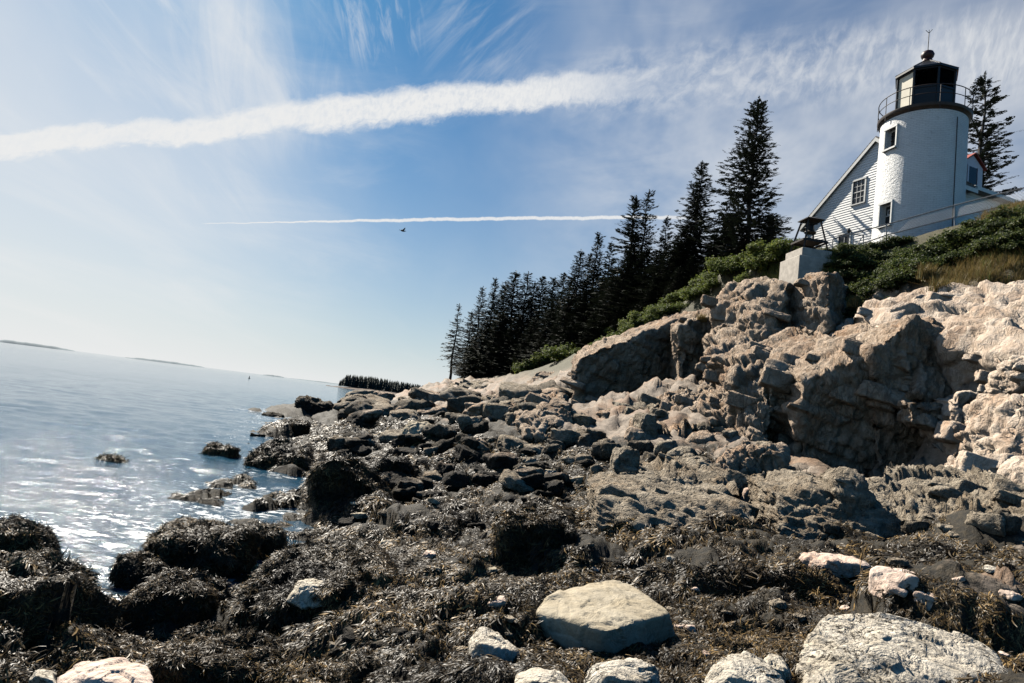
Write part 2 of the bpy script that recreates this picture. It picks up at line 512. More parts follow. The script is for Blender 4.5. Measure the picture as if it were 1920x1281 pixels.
cy_((760, 737, 62), (850, 714, 74), (900, 722, 56), (960, 708, 60), (1000, 742, 42), (1050, 718, 42), (1050, 760, 33), (1070, 725, 36))
# ledges under the cliff
cy_((1100, 775, 27), (1180, 760, 29), (1240, 745, 29), (1150, 830, 22), (1240, 830, 21), (1300, 790, 23), (1340, 735, 26), (1370, 800, 22.5), (1400, 860, 18.5))
cy_((1090, 768, 32.6), (1160, 758, 33.6), (1230, 750, 33.6), (1300, 735, 33.8), (1345, 720, 30.5), (1290, 738, 30.5))
# recess
cy_((1560, 905, 18.0), (1680, 900, 17.8), (1600, 850, 20.5), (1700, 830, 20.2), (1500, 850, 20.5), (1760, 850, 18.6))
# slopes behind the cliff faces, bluff top
cy_((1150, 660, 40), (1240, 600, 38), (1310, 560, 36), (1350, 520, 34), (1410, 505, 31), (1480, 492, 29), (1560, 497, 26.6), (1600, 540, 25.6), (1660, 530, 25), (1720, 520, 23), (1800, 515, 21.5), (1900, 505, 20), (2050, 480, 19))
cy_((1500, 700, 24.5), (1600, 650, 23), (1450, 620, 27), (1680, 620, 21.5), (1780, 600, 19.5))
cy_((1820, 700, 17.6), (1920, 650, 16.0), (1860, 800, 16.0), (1930, 760, 15.5), (2050, 720, 14.6), (2050, 900, 12.2))
cy_((1560, 470, 28.5), (1640, 462, 28.0), (1700, 450, 27.4), (1780, 425, 26.4), (1860, 405, 25.4), (1920, 395, 24.8), (2060, 372, 23.5), (1500, 475, 31), (1600, 468, 31.5), (1700, 450, 31), (1800, 432, 29), (1900, 412, 27))
_c += [(26, 36, 12.3), (22, 34, 12.2), (18.5, 38, 12.3), (19.1, 30, 12.1), (32, 40, 12.6), (30, 30, 12.6), (40, 30, 13.0), (60, 60, 15), (30, 60, 13.5), (45, 100, 13)]
cy_((1400, 512, 34), (1440, 500, 32.5), (1400, 520, 38), (1480, 492, 32), (1480, 500, 36), (1540, 488, 33), (1560, 500, 37), (1340, 530, 37), (1250, 585, 41), (1600, 475, 33.5), (1680, 470, 34), (1800, 470, 31))
# ground under the wood
cy_((1400, 505, 41), (1300, 560, 46), (1200, 610, 52), (1100, 660, 58), (1020, 690, 66), (940, 700, 74), (870, 709, 79))
_c += [(10, 110, 6), (-5, 112, 1.0), (-14, 92, -1.0), (-12, 70, 0.2), (-16, 60, -1.2), (30, 130, 10), (-2, 95, 4)]
# sea bed and the ground around the camera
_c += [(0, 0, 1.0), (2, 2.2, 1.05), (-2, 2.5, 0.42), (-3.2, 3.0, 0.3), (-1.2, 1.8, 0.7), (0, -8, 1.6), (10, -6, 2.4), (12, 4, 2.0), (20, 6, 4), (30, 12, 9), (-5, 0.0, 0.4), (-8, 3, -0.4), (-6.5, 6, 0.1), (-9, 8, -0.6), (-7, 12, -0.6), (-8, 18, -0.7), (-11, 26, -0.7),
       (-15, 10, -1.3), (-16, 24, -1.2), (-21, 45, -1.0), (-30, 30, -3), (-30, 70, -3), (-50, 50, -5), (-40, 0, -4), (-20, -10, -1.5), (-30, 110, -4)]
_c = np.array(_c); _cxy = _c[:, :2]; _cz = _c[:, 2]
_dm = np.sqrt(((_cxy[:, None] - _cxy[None]) ** 2).sum(-1) + 1.0)
_wts = np.linalg.solve(_dm + np.eye(len(_c)) * -0.08, _cz - _cz.mean())


def Hs(x, y):
    """smooth ground height"""
    x = np.atleast_1d(np.asarray(x, float)); y = np.atleast_1d(np.asarray(y, float)); out = np.empty(x.shape)
    for i in range(0, len(x), 40000):
        a = np.sqrt((x[i:i + 40000, None] - _cxy[None, :, 0]) ** 2 + (y[i:i + 40000, None] - _cxy[None, :, 1]) ** 2 + 1.0)
        out[i:i + 40000] = a @ _wts + _cz.mean()
    return out


def H(x, y):
    """ground height with its stones, cracks and ledges"""
    x = np.atleast_1d(np.asarray(x, float)); y = np.atleast_1d(np.asarray(y, float))
    z = Hs(x, y)
    r = np.hypot(x, y)
    top = sst(7.5, 9.5, z)                                   # soil on the bluff
    wood = sst(38, 46, y) * sst(3.5, 6, z)
    soil = np.maximum(top, wood)
    p = np.stack([x, y, z * 0.5], 1)
    wx = x + 0.35 * pn(p * 0.9); wy = y + 0.35 * pn(p * 0.9 + 40)
    f1, f2, cid = cell2(wx, wy, 0.62, 3)
    g1, g2, gid = cell2(wx + 5, wy, 1.7, 5)
    k1, k2, kid = cell2(wx, wy + 9, 0.26, 9)
    stones = 0.42 * cid ** 1.5 * np.clip(1 - (f1 / 0.72) ** 2, 0, 1) + 0.15 * gid * np.clip(1 - (g1 / 0.75) ** 2, 0, 1)
    stones = stones * (0.25 + 0.75 * sst(3.4, 5.4, r))
    lo = 1 - sst(1.6, 3.0, z)
    big = (kid - 0.4) * 0.9 * sst(0.0, 0.25, k2 - k1) * sst(17, 30, r)
    rough = 0.10 * fbm(p * 0.8, 3) + 0.055 * fbm(p * 3.1, 3)
    crag = (ridged(np.stack([x * 0.5 + z * 0.2, y * 0.5, z * 0.9], 1), 4) - 0.9) * 0.32
    a1, a2, ai, at = cell3(np.stack([(wx + 0.4 * z) * 0.75, wy * 0.75, z * 0.9], 1), 4)
    c1, c2, ci, ct = cell3(np.stack([(wx + 0.4 * z) * 2.3, wy * 2.3, z * 2.6], 1), 6)
    blocky = 0.42 * (0.9 * ai + 0.5 * at) + 0.16 * (0.9 * ci + 0.5 * ct) - 0.10 * (1 - sst(0, 0.09, a2 - a1)) - 0.05 * (1 - sst(0, 0.09, c2 - c1))
    crag = crag + blocky * (0.55 + 0.45 * (1 - lo)) * sst(9, 15, r) / np.maximum(1 - lo, 0.35)
    near = lo * (1 - sst(9, 14, r))
    d1, d2, di, dt = cell3(np.stack([wx * 3.1, wy * 3.1, z * 3.1], 1), 8)
    crag = crag + near / 0.35 * (0.10 * (di + 0.5 * dt) + 0.035 * fbm(p * 9.0, 3) - 0.04 * (1 - sst(0, 0.08, d2 - d1)))
    n = stones * (lo * 0.9 + 0.25) + rough + crag * np.maximum(1 - lo, 0.35) + big * (0.55 + 0.5 * (1 - lo))
    amp = sst(-1.6, 0.1, z) * 0.9 + 0.1
    return z + (n * (1 - 0.88 * soil) + 0.12 * fbm(p * 0.3, 2) * soil) * amp


def ground(u, v, y0=2.0, y1=110.0):
    """distance at which the ray of a pixel meets the ground (or the sea)"""
    ys = np.geomspace(y0, y1, 700)
    d = ray(u, v); k = ys / d.y
    x = d.x * k; z = EYE + d.z * k
    h = np.maximum(H(x, ys), -0.02)
    m = np.nonzero(z < h)[0]
    return float(ys[m[0]]) if len(m) else None


def hz(x, y): return float(H(x, y)[0])


# polar sheet, finer close to the shore path where it is seen
def polar(r0, r1, q, a0, a1, da):
    rr = np.geomspace(r0, r1, int(math.log(r1 / r0) / math.log(q)) + 1)
    aa = np.radians(np.arange(a0, a1 + da * 0.5, da))
    RR, AA = np.meshgrid(rr, aa, indexing='ij')
    x = (RR * np.sin(AA)).ravel(); y = (RR * np.cos(AA)).ravel()
    n, m = RR.shape
    i = np.arange(n * m).reshape(n, m)
    f = np.stack([i[:-1, :-1], i[:-1, 1:], i[1:, 1:], i[1:, :-1]], -1).reshape(-1, 4)[:, ::-1]
    return x, y, f, (n, m)


gx, gy, gf, gshape = polar(0.5, 150, 1.0105, -70, 70, 0.22)
gz = H(gx, gy)
# sideways push so that stones get undercut edges
_p = np.stack([gx, gy, gz], 1)
_s = 0.10 * sst(0.3, 1.0, gz) * (1 - sst(8, 9, gz))
gxx = gx + _s * fbm(_p * 1.9 + 31, 3); gyy = gy + _s * fbm(_p * 1.9 + 77, 3)


def shore_mat():
    m, t, b = new_mat('shore_ground')
    p = pos(t); z = p.xyz()[2]; y = p.xyz()[1]
    med = noise(t, p.scale((1, 1, 1.8)), 2.4, 6, 0.7, 0.5); fine = noise(t, p, 14, 6, 0.72); big = noise(t, p, 0.5, 4, 0.6)
    rockc = mix(t, med.ss(0.34, 0.66), (0.14, 0.11, 0.082), (0.33, 0.265, 0.205))
    rockc = mix(t, (big.ss(0.45, 0.65) * 0.6).clamp(), rockc, (0.30, 0.175, 0.10))
    rockc = mix(t, (fine.ss(0.55, 0.7) * 0.5).clamp(), rockc, (0.10, 0.08, 0.06))
    dark = mix(t, fine.ss(0.35, 0.7), (0.010, 0.009, 0.006), (0.050, 0.038, 0.021))
    zz = z + (noise(t, p, 0.55, 5, 0.7) - 0.5) * 3.0 + (fine - 0.5) * 0.8 + y.ss(18, 45) * 0.25
    c = mix(t, zz.ss(1.75, 2.15), dark, rockc)
    soil = mix(t, fine.ss(0.3, 0.7), (0.030, 0.028, 0.012), (0.085, 0.075, 0.03))
    w = (z.ss(7.8, 9.2)).max(y.ss(40, 47) * z.ss(4.0, 6.0))
    c = mix(t, w, c, soil)
    t.links.new(c.s, b.inputs['Base Color'])
    b.inputs['Roughness'].default_value = 0.75; b.inputs['Specular IOR Level'].default_value = 0.3
    bump(t, b, med * 0.4 + fine * 0.4 + noise(t, p, 55, 4, 0.7) * 0.12, 0.9, 0.10)
    return m


shore = link('rocky_shore', np_mesh('rocky_shore', np.stack([gxx, gyy, gz], 1), gf, shore_mat()))
tag(shore, kind='structure')

# ================================================================== THE SEA
sx, sy, sf, sshape = polar(2.2, 420, 1.0095, -78, 60, 0.2)
_wr = np.random.default_rng(5)
sr = np.hypot(sx, sy)
cellsz = sr * 0.0095
swz = np.zeros_like(sx)
calm = 0.35 + 0.65 * sst(9, 22, sr)
for k in range(46):
    lam = 0.28 * (14 ** (k / 45.0)); a = _wr.normal(R(200), 0.75); ph = _wr.uniform(0, 6.28)
    amp = 0.0047 * lam ** 0.30
    kx, ky = math.sin(a) * 2 * math.pi / lam, math.cos(a) * 2 * math.pi / lam
    w = 1 - sst(lam * 0.22, lam * 0.42, cellsz)
    s = np.sin(kx * sx + ky * sy + ph)
    swz += amp * w * (s + 0.35 * np.cos(2 * (kx * sx + ky * sy + ph)))
gust = 0.75 + 0.6 * fbm(np.stack([sx * 0.06, sy * 0.10, 0 * sx], 1), 2)
swz *= gust * (0.55 + 0.45 * calm)
sx2, sy2 = list(sx), list(sy)
# far ring out to the horizon
fx, fy, ff, fshape = polar(420, 30000, 1.12, -78, 60, 2.0)


def sea_mat():
    m, t, b = new_mat('sea_water')
    p = pos(t)
    g = t.nodes.new('ShaderNodeCameraData')
    dist = comb(t, p.xyz()[0], p.xyz()[1], 0.0)
    x, y, z = p.xyz()
    r = (x * x + y * y).pow(0.5)
    n1 = noise(t, p.scale((1, 1.7, 1)), 5.5, 5, 0.68, 0.3)
    n2 = noise(t, p.scale((1, 1.8, 1)), 0.55, 5, 0.7, 0.3)
    n3 = noise(t, p.scale((1, 2.5, 1)), 0.06, 5, 0.7, 0.2)
    h = n1 * 0.019 * r.ss(70, 12, 0.0, 1.0) + n2 * 0.09 * r.ss(12, 60, 0.15, 1.0) * r.ss(900, 250, 0.3, 1.0) + n3 * 0.22 * r.ss(120, 500)
    bump(t, b, h, 1.0, 1.0)
    streaks = noise(t, p.scale((0.004, 0.012, 1)), 1.0, 3, 0.6)
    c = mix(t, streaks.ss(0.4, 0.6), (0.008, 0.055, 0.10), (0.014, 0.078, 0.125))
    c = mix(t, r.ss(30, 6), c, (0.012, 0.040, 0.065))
    t.links.new(c.s, b.inputs['Base Color'])
    at = t.nodes.new('ShaderNodeAttribute'); at.attribute_name = 'shallow'
    sh = Ex(t, at.outputs['Fac'])
    fo = (noise(t, p.scale((1, 1.7, 1)), 3.4, 6, 0.75, 0.8) + sh * 0.18).ss(0.66, 0.77) * sh.ss(0.05, 0.5) * noise(t, p, 0.5, 3, 0.6).ss(0.42, 0.6)
    c = mix(t, fo, c, (0.62, 0.64, 0.65)); t.links.new(c.s, b.inputs['Base Color'])
    t.links.new((fo * 0.5 + 0.07).s, b.inputs['Roughness'])
    b.inputs['IOR'].default_value = 1.33
    b.inputs['Specular IOR Level'].default_value = 0.5
    return m



_sv = np.concatenate([np.stack([sx, sy, swz], 1), np.stack([fx, fy, 0 * fx], 1)])
_sfc = np.concatenate([sf, ff + len(sx)])
_me = np_mesh('sea', _sv, _sfc, sea_mat())
_at = _me.attributes.new('shallow', 'FLOAT', 'POINT')
_sh = np.zeros(len(_sv)); _k = np.hypot(_sv[:, 0], _sv[:, 1]) < 60
_sh[_k] = sst(-1.3, -0.05, Hs(_sv[_k, 0], _sv[_k, 1]))
_at.data.foreach_set('value', _sh.astype(np.float32))
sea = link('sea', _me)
tag(sea, kind='structure')

# ================================================================== ROCKS
_ico = {}
def ico(level):
    if level not in _ico:
        bm = bmesh.new(); bmesh.ops.create_icosphere(bm, subdivisions=level, radius=1.0)
        _ico[level] = (np.array([v.co[:] for v in bm.verts]), np.array([[q.index for q in f.verts] for f in bm.faces]))
        bm.free()
    return _ico[level]


def vnormals(v, f):
    n = np.cross(v[f[:, 1]] - v[f[:, 0]], v[f[:, 2]] - v[f[:, 0]])
    o = np.zeros_like(v)
    for k in range(3): np.add.at(o, f[:, k], n)
    l = np.linalg.norm(o, axis=1); return o / np.maximum(l, 1e-9)[:, None]


def hull_planes(pts):
    bm = bmesh.new()
    for p in pts: bm.verts.new(p)
    r = bmesh.ops.convex_hull(bm, input=list(bm.verts))
    bmesh.ops.recalc_face_normals(bm, faces=list(bm.faces))
    out = []
    c = pts.mean(0)
    for f in bm.faces:
        n = np.array(f.normal[:]); d = n @ (np.array(f.verts[0].co[:]) - c)
        if d < 0: n, d = -n, -d
        if f.calc_area() > 1e-6: out.append((*n, max(d, 0.02)))
    bm.free()
    return np.array(out)


_JR = np.array(Matrix.Rotation(R(-24), 3, 'Z') @ Matrix.Rotation(R(14), 3, 'Y') @ Matrix.Rotation(R(-8), 3, 'X')).T


def joints(q, sp, seed):
    """jointed bedrock: which block of a warped, staggered brickwork a point is in, and how far from its joints"""
    a = (q @ _JR.T) / np.array(sp)
    a = a + 0.22 * np.stack([pn(a * 0.8 + seed), pn(a * 0.8 + seed + 31), pn(a * 0.8 + seed + 57)], 1)
    iz = np.floor(a[:, 2]).astype(np.int64)
    a[:, 0] += _perm[(iz * 7 + seed * 3) & 4095] / 4096.0 * 3
    ix = np.floor(a[:, 0]).astype(np.int64)
    a[:, 1] += _perm[(ix * 5 + iz * 11 + seed) & 4095] / 4096.0 * 3
    iy = np.floor(a[:, 1]).astype(np.int64)
    f = a - np.floor(a)
    edge = (np.minimum(f, 1 - f) * np.array(sp)).min(1)
    h = _h(ix, iy, iz + seed * 101)
    return _perm[h] / 4096.0 - 0.5, edge, ((f - 0.5) * _grad[(h * 3 + 5) & 4095]).sum(1)


def weather(v, f, size, seed, rough=1.0, rib=0.0, crack=1.0, ledge=1.0, grainv=(1.0, 1.0, 0.5), ox=None, jt=0.0):
    """carve a faceted solid into stone: fracture steps, narrow crevices, ribs and chipping"""
    o = seed * 13.7
    q = v if ox is None else v + ox
    w = np.stack([fbm(q / size * 1.3 + o, 2), fbm(q / size * 1.3 + o + 50, 2), fbm(q / size * 1.3 + o + 90, 2)], 1)
    v = v + w * size * 0.03 * rough
    n = vnormals(v, f)
    gv = np.array(grainv)
    lean = np.stack([q[:, 0] + 0.4 * q[:, 2], q[:, 1], q[:, 2]], 1) * gv
    wob = np.stack([pn(q * 2.2 / size + o), pn(q * 2.2 / size + o + 9), pn(q * 2.2 / size + o + 5)], 1) * 0.5
    d = 0
    for fac, amp, sd in ((2.4, 0.120, 1), (5.5, 0.060, 2), (13.0, 0.022, 3)):
        b1, b2, cid, tl = cell3(lean * fac / size + wob + o, sd)
        e = sst(0.0, 0.035, b2 - b1)
        sz = min(size, 3.4)
        d = d + sz * amp * rough * ledge * (1.0 * cid + 0.30 * tl) - crack * sz * amp * 0.16 * (1 - e)
    if jt:
        for sp, amp, sd in (((1.9, 1.5, 1.1), 0.34, 1), ((0.75, 0.62, 0.42), 0.15, 2), ((0.30, 0.25, 0.17), 0.055, 3)):
            hid, edge, tl = joints(q, np.array(sp) * jt, sd + seed % 7)
            d = d + amp * jt * (0.9 * hid + 0.5 * tl) * rough / 0.6 - amp * jt * 0.35 * np.exp(-edge / (0.045 * jt))
    m = max(0.35, min(1.0, size / 2.5)) * rough
    for fq, a_, wd in ((1.0, 0.13, 0.035), (2.7, 0.055, 0.05), (6.5, 0.02, 0.06)):
        c = np.abs(pn(lean * fq / max(0.4, min(1.0, size / 2.5)) + o + fq * 5 + 0.2 * wob))
        d = d - crack * a_ * m * np.exp(-c / wd)
    if rib:
        rq = np.stack([q[:, 0] + q[:, 1] * 0.6 + q[:, 2] * 0.35, q[:, 1], q[:, 2] * 0.25], 1)
        d = d + rib * (ridged(rq * 1.3 + o, 4) - 1.0)
    d = d + m * (0.035 * fbm(q * 4.5 * np.sqrt(gv) + o, 3) + 0.016 * fbm(q * 13 + o, 2))
    return v + n * d[:, None]


def more_cuts(N, D_, ext, seed, cuts, lo=0.86, hi=1.0):
    rg = np.random.default_rng(seed)
    for k in range(cuts):
        n = rg.normal(size=3); n /= np.linalg.norm(n)
        N.append(n); D_.append(ext(n) * rg.uniform(lo, hi))


def hull_rock(pts, level=5, seed=0, p=14.0, cuts=10, **kw):
    pts = np.array([tuple(q) for q in pts], float)
    pl = hull_planes(pts); c = pts.mean(0)
    e = pts - c
    N = [x for x in pl[:, :3]]; D_ = list(pl[:, 3])
    more_cuts(N, D_, lambda n: (e @ n).max(), seed, cuts, 0.965, 1.0)
    N = np.array(N); D_ = np.maximum(np.array(D_), 0.02)
    ev, U = np.linalg.eigh(e.T @ e / len(e))
    A = U * np.sqrt(np.maximum(ev, ev.max() * 0.03))[None, :]
    s, f = ico(level)
    dd = s @ A.T
    if np.linalg.det(A) < 0: f = f[:, ::-1]
    dd /= np.linalg.norm(dd, axis=1)[:, None]
    g = np.maximum(dd @ N.T, 0) / D_[None, :]
    gm = g.max(1)
    r = 1.0 / (gm * ((g / gm[:, None]) ** (p * 2)).sum(1) ** (1 / (p * 2)))
    v = c + dd * r[:, None]
    size = float(np.ptp(pts, axis=0).mean())
    return weather(v, f, size, seed, **kw), f


def cut_rock(half, seed, level=4, p=9.0, cuts=9, rough=1.0, **kw):
    """a loose boulder round the origin with the given half sizes"""
    rg = np.random.default_rng(seed)
    a = np.array(half, float)
    s, f = ico(level)
    dd = s * a; dd /= np.linalg.norm(dd, axis=1)[:, None]
    N = [np.eye(3)[i] * sg for i in range(3) for sg in (1, -1)]
    D_ = [a[i] * rg.uniform(0.9, 1.0) for i in range(3) for sg in (1, -1)]
    for k in range(cuts):
        n = rg.normal(size=3); n /= np.linalg.norm(n)
        N.append(n); D_.append(np.linalg.norm(n * a) * rg.uniform(0.80, 1.02))
    N = np.array(N); D_ = np.array(D_)
    g = np.maximum(dd @ N.T, 0) / D_[None]
    r = 1.0 / (g ** p).sum(1) ** (1 / p)
    v = dd * r[:, None]
    size = float(a.mean() * 2)
    return weather(v, f, size, seed, rough=rough, ox=np.array([seed * 3.1, seed * 1.7, 0.0]), **kw), f


# ------------------------------------------------------------------ the cliff: one mass of bedrock, its blocks are parts
cliff = empty('cliff', (0, 0, 0)); tag(cliff, kind='structure')


def block(name, front, back, mat, seed, level=5, p=14.0, **kw):
    f = [P(*q) for q in front]
    pts = f + [q + Vector(back) for q in f]
    kw.setdefault('jt', 0.55 if 'ledge' in name or 'stub' in name else 1.0)
    kw.setdefault('ledge', 0.4)
    v, fc = hull_rock(pts, level, seed, p, **kw)
    o = link(name, np_mesh(name, v, fc, mat, smooth=False), cliff)
    return o, v, fc


rocks_done = []
def B(*a, **k): rocks_done.append(block(*a, **k)); return rocks_done[-1][0]

B('rock_face', [(1072, 705, 31.2), (1085, 672, 31.0), (1125, 652, 31.2), (1180, 640, 31.4), (1235, 618, 31.8), (1300, 588, 32.4), (1310, 720, 33.4), (1230, 748, 32.8), (1080, 765, 32.0)], (0.4, 6, 1.0), M_CLIFF, 1, 6, p=26, rough=0.5)
B('rock_pillar', [(1272, 615, 28.6), (1300, 597, 28.7), (1360, 588, 29.0), (1362, 728, 29.9), (1273, 733, 29.2)], (0.4, 5, 1), M_CLIFF, 2, 6, p=26, rough=0.55)
B('rock_buttress', [(1330, 580, 27.2), (1345, 545, 27.2), (1370, 524, 26.8), (1425, 514, 25.6), (1482, 524, 24.0), (1478, 655, 23.4), (1440, 692, 23.4), (1378, 722, 25), (1345, 705, 26.2), (1336, 640, 26.8), (1408, 600, 24.3)], (2.6, 4.5, 0.6), M_CLIFF, 3, 6, p=16, rough=0.5, rib=0.13)
B('rock_block', [(1474, 535, 25.2), (1500, 515, 25.0), (1556, 500, 22.6), (1560, 625, 22.4), (1500, 650, 23.6), (1476, 654, 24.6)], (2.6, 3.0, 0), M_CLIFF, 4, 6, p=26, rough=0.4, rib=0.03)
B('rock_block', [(1560, 585, 24.4), (1600, 565, 24.2), (1700, 540, 23.3), (1705, 605, 22.3), (1560, 632, 23.6)], (2, 3, 0.3), M_SLAB, 5, 6, rib=0.14, rough=0.8)
B('rock_bench', [(1372, 712, 21.2), (1440, 690, 20.6), (1515, 688, 20.4), (1535, 800, 21.0), (1530, 845, 21.0), (1400, 820, 20.9), (1368, 800, 21.2)], (0.5, 5.5, 2.0), M_CLIFF, 6, 6, p=20, rib=0.14, rough=0.8)
B('rock_step', [(1440, 705, 19.7), (1512, 692, 19.5), (1532, 735, 19.7), (1500, 790, 20.2), (1478, 832, 20.4), (1440, 815, 20.2)], (0.2, 3.5, 1.0), M_CLIFF, 21, 6, p=24, rough=0.55)
B('rock_overhang', [(1505, 712, 18.4), (1590, 682, 18.0), (1640, 655, 17.9), (1650, 800, 18.3), (1645, 915, 18.9), (1500, 905, 19.4), (1490, 830, 19.2)], (0.2, 5, 1.5), M_CLIFF, 7, 6, p=26, rough=0.55)
B('rock_overhang', [(1634, 650, 17.7), (1700, 600, 17.6), (1762, 591, 17.9), (1775, 625, 18.2), (1785, 760, 18.0), (1800, 915, 18.2), (1640, 920, 18.4)], (0.2, 4.5, 0.2), M_CLIFF, 27, 6, p=26, rough=0.55)
B('rock_overhang', [(1690, 640, 18.0), (1772, 615, 18.2), (1840, 650, 17.8), (1838, 742, 17.5), (1700, 752, 17.6)], (0.4, 4, 0.8), M_CLIFF, 22, 6, p=24, rough=0.9)
B('rock_slab', [(1585, 590, 22.0), (1640, 566, 21.6), (1700, 545, 20.8), (1800, 534, 19.4), (1925, 518, 18.2), (2080, 495, 17.0), (1832, 700, 16.4), (1920, 694, 14.6), (2080, 650, 13.4), (1770, 610, 18.6)], (1.4, 2.5, -2.5), M_SLAB, 8, 6, p=20, rough=0.55, rib=0.08)
B('rock_slab', [(1836, 738, 15.6), (1860, 715, 15.4), (1925, 660, 14.9), (2080, 640, 13.6), (2080, 690, 13.2), (1925, 720, 14.4), (1845, 752, 15.4)], (1.0, 2.0, -0.4), M_SLAB, 23, 6, p=20, rough=0.8)
B('rock_buttress', [(1785, 925, 14.9), (1866, 915, 13.4), (1906, 742, 13.9), (1838, 758, 15.2), (1945, 905, 13.7), (1975, 740, 14.2), (2090, 690, 13.0), (2090, 930, 12.6)], (0.8, 2.0, -0.1), M_SLAB, 9, 6, p=20, rough=0.6, rib=0.08)
B('rock_block', [(1702, 752, 16.6), (1780, 750, 16.6), (1784, 802, 16.7), (1708, 796, 16.7)], (0.5, 2.0, 0.15), M_CLIFF, 10, 5, p=24, rough=0.7)
B('rock_block', [(1785, 744, 16.0), (1842, 738, 16.0), (1852, 800, 15.9), (1800, 868, 15.6), (1788, 800, 15.8)], (0.5, 2.0, 0.1), M_SLAB, 11, 5, p=20, rough=0.6)
B('rock_rib', [(1362, 730, 23.0), (1400, 705, 22.4), (1412, 850, 19.8), (1350, 835, 20.4), (1290, 800, 22.2)], (0.6, 3, 0.3), M_CLIFF, 12, 6, rib=0.18)
B('rock_rib', [(1245, 765, 25.2), (1300, 742, 25.0), (1345, 738, 24.6), (1350, 800, 22.0), (1290, 830, 20.6), (1235, 820, 21.4)], (0.6, 3, 0.6), M_CLIFF, 13, 6, rib=0.2)
B('rock_ledge', [(1085, 795, 24.6), (1140, 775, 25), (1190, 768, 25), (1240, 762, 24.6), (1235, 812, 24.2), (1180, 830, 24.0), (1088, 828, 24)], (0.4, 3, 0.3), M_LEDGE, 14, 6, rib=0.12, grainv=(0.6, 0.6, 2.0))
B('rock_wedge', [(968, 778, 25), (1010, 756, 24.6), (1074, 748, 24.4), (1092, 800, 23.6), (1090, 872, 22.6), (1000, 838, 22.8), (982, 818, 23.6)], (-0.3, 4, 0.3), M_CLIFF, 15, 6, p=24, rough=0.8)
B('rock_ledge', [(1105, 930, 10.3), (1150, 915, 10.7), (1300, 928, 10.9), (1400, 948, 10.6), (1424, 975, 10.2), (1420, 1036, 9.5), (1300, 1052, 9.3), (1112, 1042, 9.6)], (0.2, 2.2, 0.1), M_LEDGE, 16, 6, p=26, rough=0.5, grainv=(0.8, 0.8, 2.0), jt=0.28)
B('rock_ledge', [(1450, 925, 11.2), (1530, 908, 11.5), (1650, 928, 11.2), (1710, 962, 10.8), (1710, 1045, 10.2), (1460, 1030, 10.2)], (0.3, 2.2, 0.1), M_LEDGE, 17, 6, p=22, rough=0.6, grainv=(0.7, 0.7, 2.6), jt=0.35)
B('rock_stub', [(1566, 892, 11.3), (1580, 884, 11.3), (1612, 888, 11.1), (1640, 935, 10.9), (1640, 990, 10.6), (1560, 990, 10.7)], (0.1, 0.8, 0), M_LEDGE, 18, 5, rough=0.8, grainv=(0.7, 0.7, 2.2))
B('rock_ledge', [(1690, 950, 11.0), (1800, 925, 11.4), (1960, 915, 11.0), (1960, 1000, 9.6), (1800, 1000, 10.0), (1700, 990, 10.3)], (0.3, 2.5, 0.1), M_LEDGE, 19, 6, rough=1.0, grainv=(0.6, 0.6, 2.4))
B('rock_ledge', [(1180, 890, 14.0), (1290, 880, 14.4), (1390, 905, 13.6), (1400, 945, 12.4), (1200, 925, 12.8)], (0.2, 1.8, 0.1), M_LEDGE, 20, 5, rough=1.0, grainv=(0.7, 0.7, 2.0))
B('rock_ledge', [(860, 760, 42), (930, 742, 42), (1040, 732, 41), (1062, 745, 40), (1055, 772, 39), (900, 778, 40)], (0.5, 4, 0.4), M_LEDGE, 24, 6, rough=0.9, grainv=(0.6, 0.6, 2.4))
B('rock_ledge', [(740, 748, 58), (850, 722, 60), (930, 716, 56), (980, 735, 52), (900, 756, 52), (760, 765, 54)], (0.5, 5, 0.4), M_LEDGE, 25, 6, rough=0.9, grainv=(0.6, 0.6, 2.4))
B('rock_ledge', [(985, 720, 47), (1030, 700, 47), (1072, 695, 46), (1075, 735, 44), (1000, 742, 45)], (0.5, 5, 0.4), M_CLIFF, 26, 6, rough=0.9)
B('rock_ledge', [(1072, 770, 29.5), (1130, 758, 30), (1190, 752, 30), (1195, 788, 27.6), (1080, 800, 27)], (0.4, 2.5, 0.3), M_CLIFF, 30, 6, rough=0.9, p=20)
B('rock_ledge', [(1180, 758, 28.6), (1240, 740, 29.4), (1300, 728, 29.6), (1300, 765, 26.4), (1240, 785, 25.8), (1186, 786, 26.6)], (0.4, 2.5, 0.3), M_CLIFF, 31, 6, rough=0.9, p=20, rib=0.1)
B('rock_step', [(1395, 712, 20.9), (1440, 700, 20.3), (1446, 820, 19.6), (1425, 850, 19.2), (1392, 835, 19.8)], (0.7, 3, 0.8), M_CLIFF, 32, 6, rough=0.7, p=22, rib=0.12)
B('rock_slab', [(1560, 640, 22.4), (1640, 612, 21.4), (1690, 596, 20.4), (1700, 640, 18.4), (1600, 680, 18.8), (1540, 690, 20.0)], (0.6, 2.5, 0.5), M_SLAB, 33, 6, rough=0.8, p=20, rib=0.08)

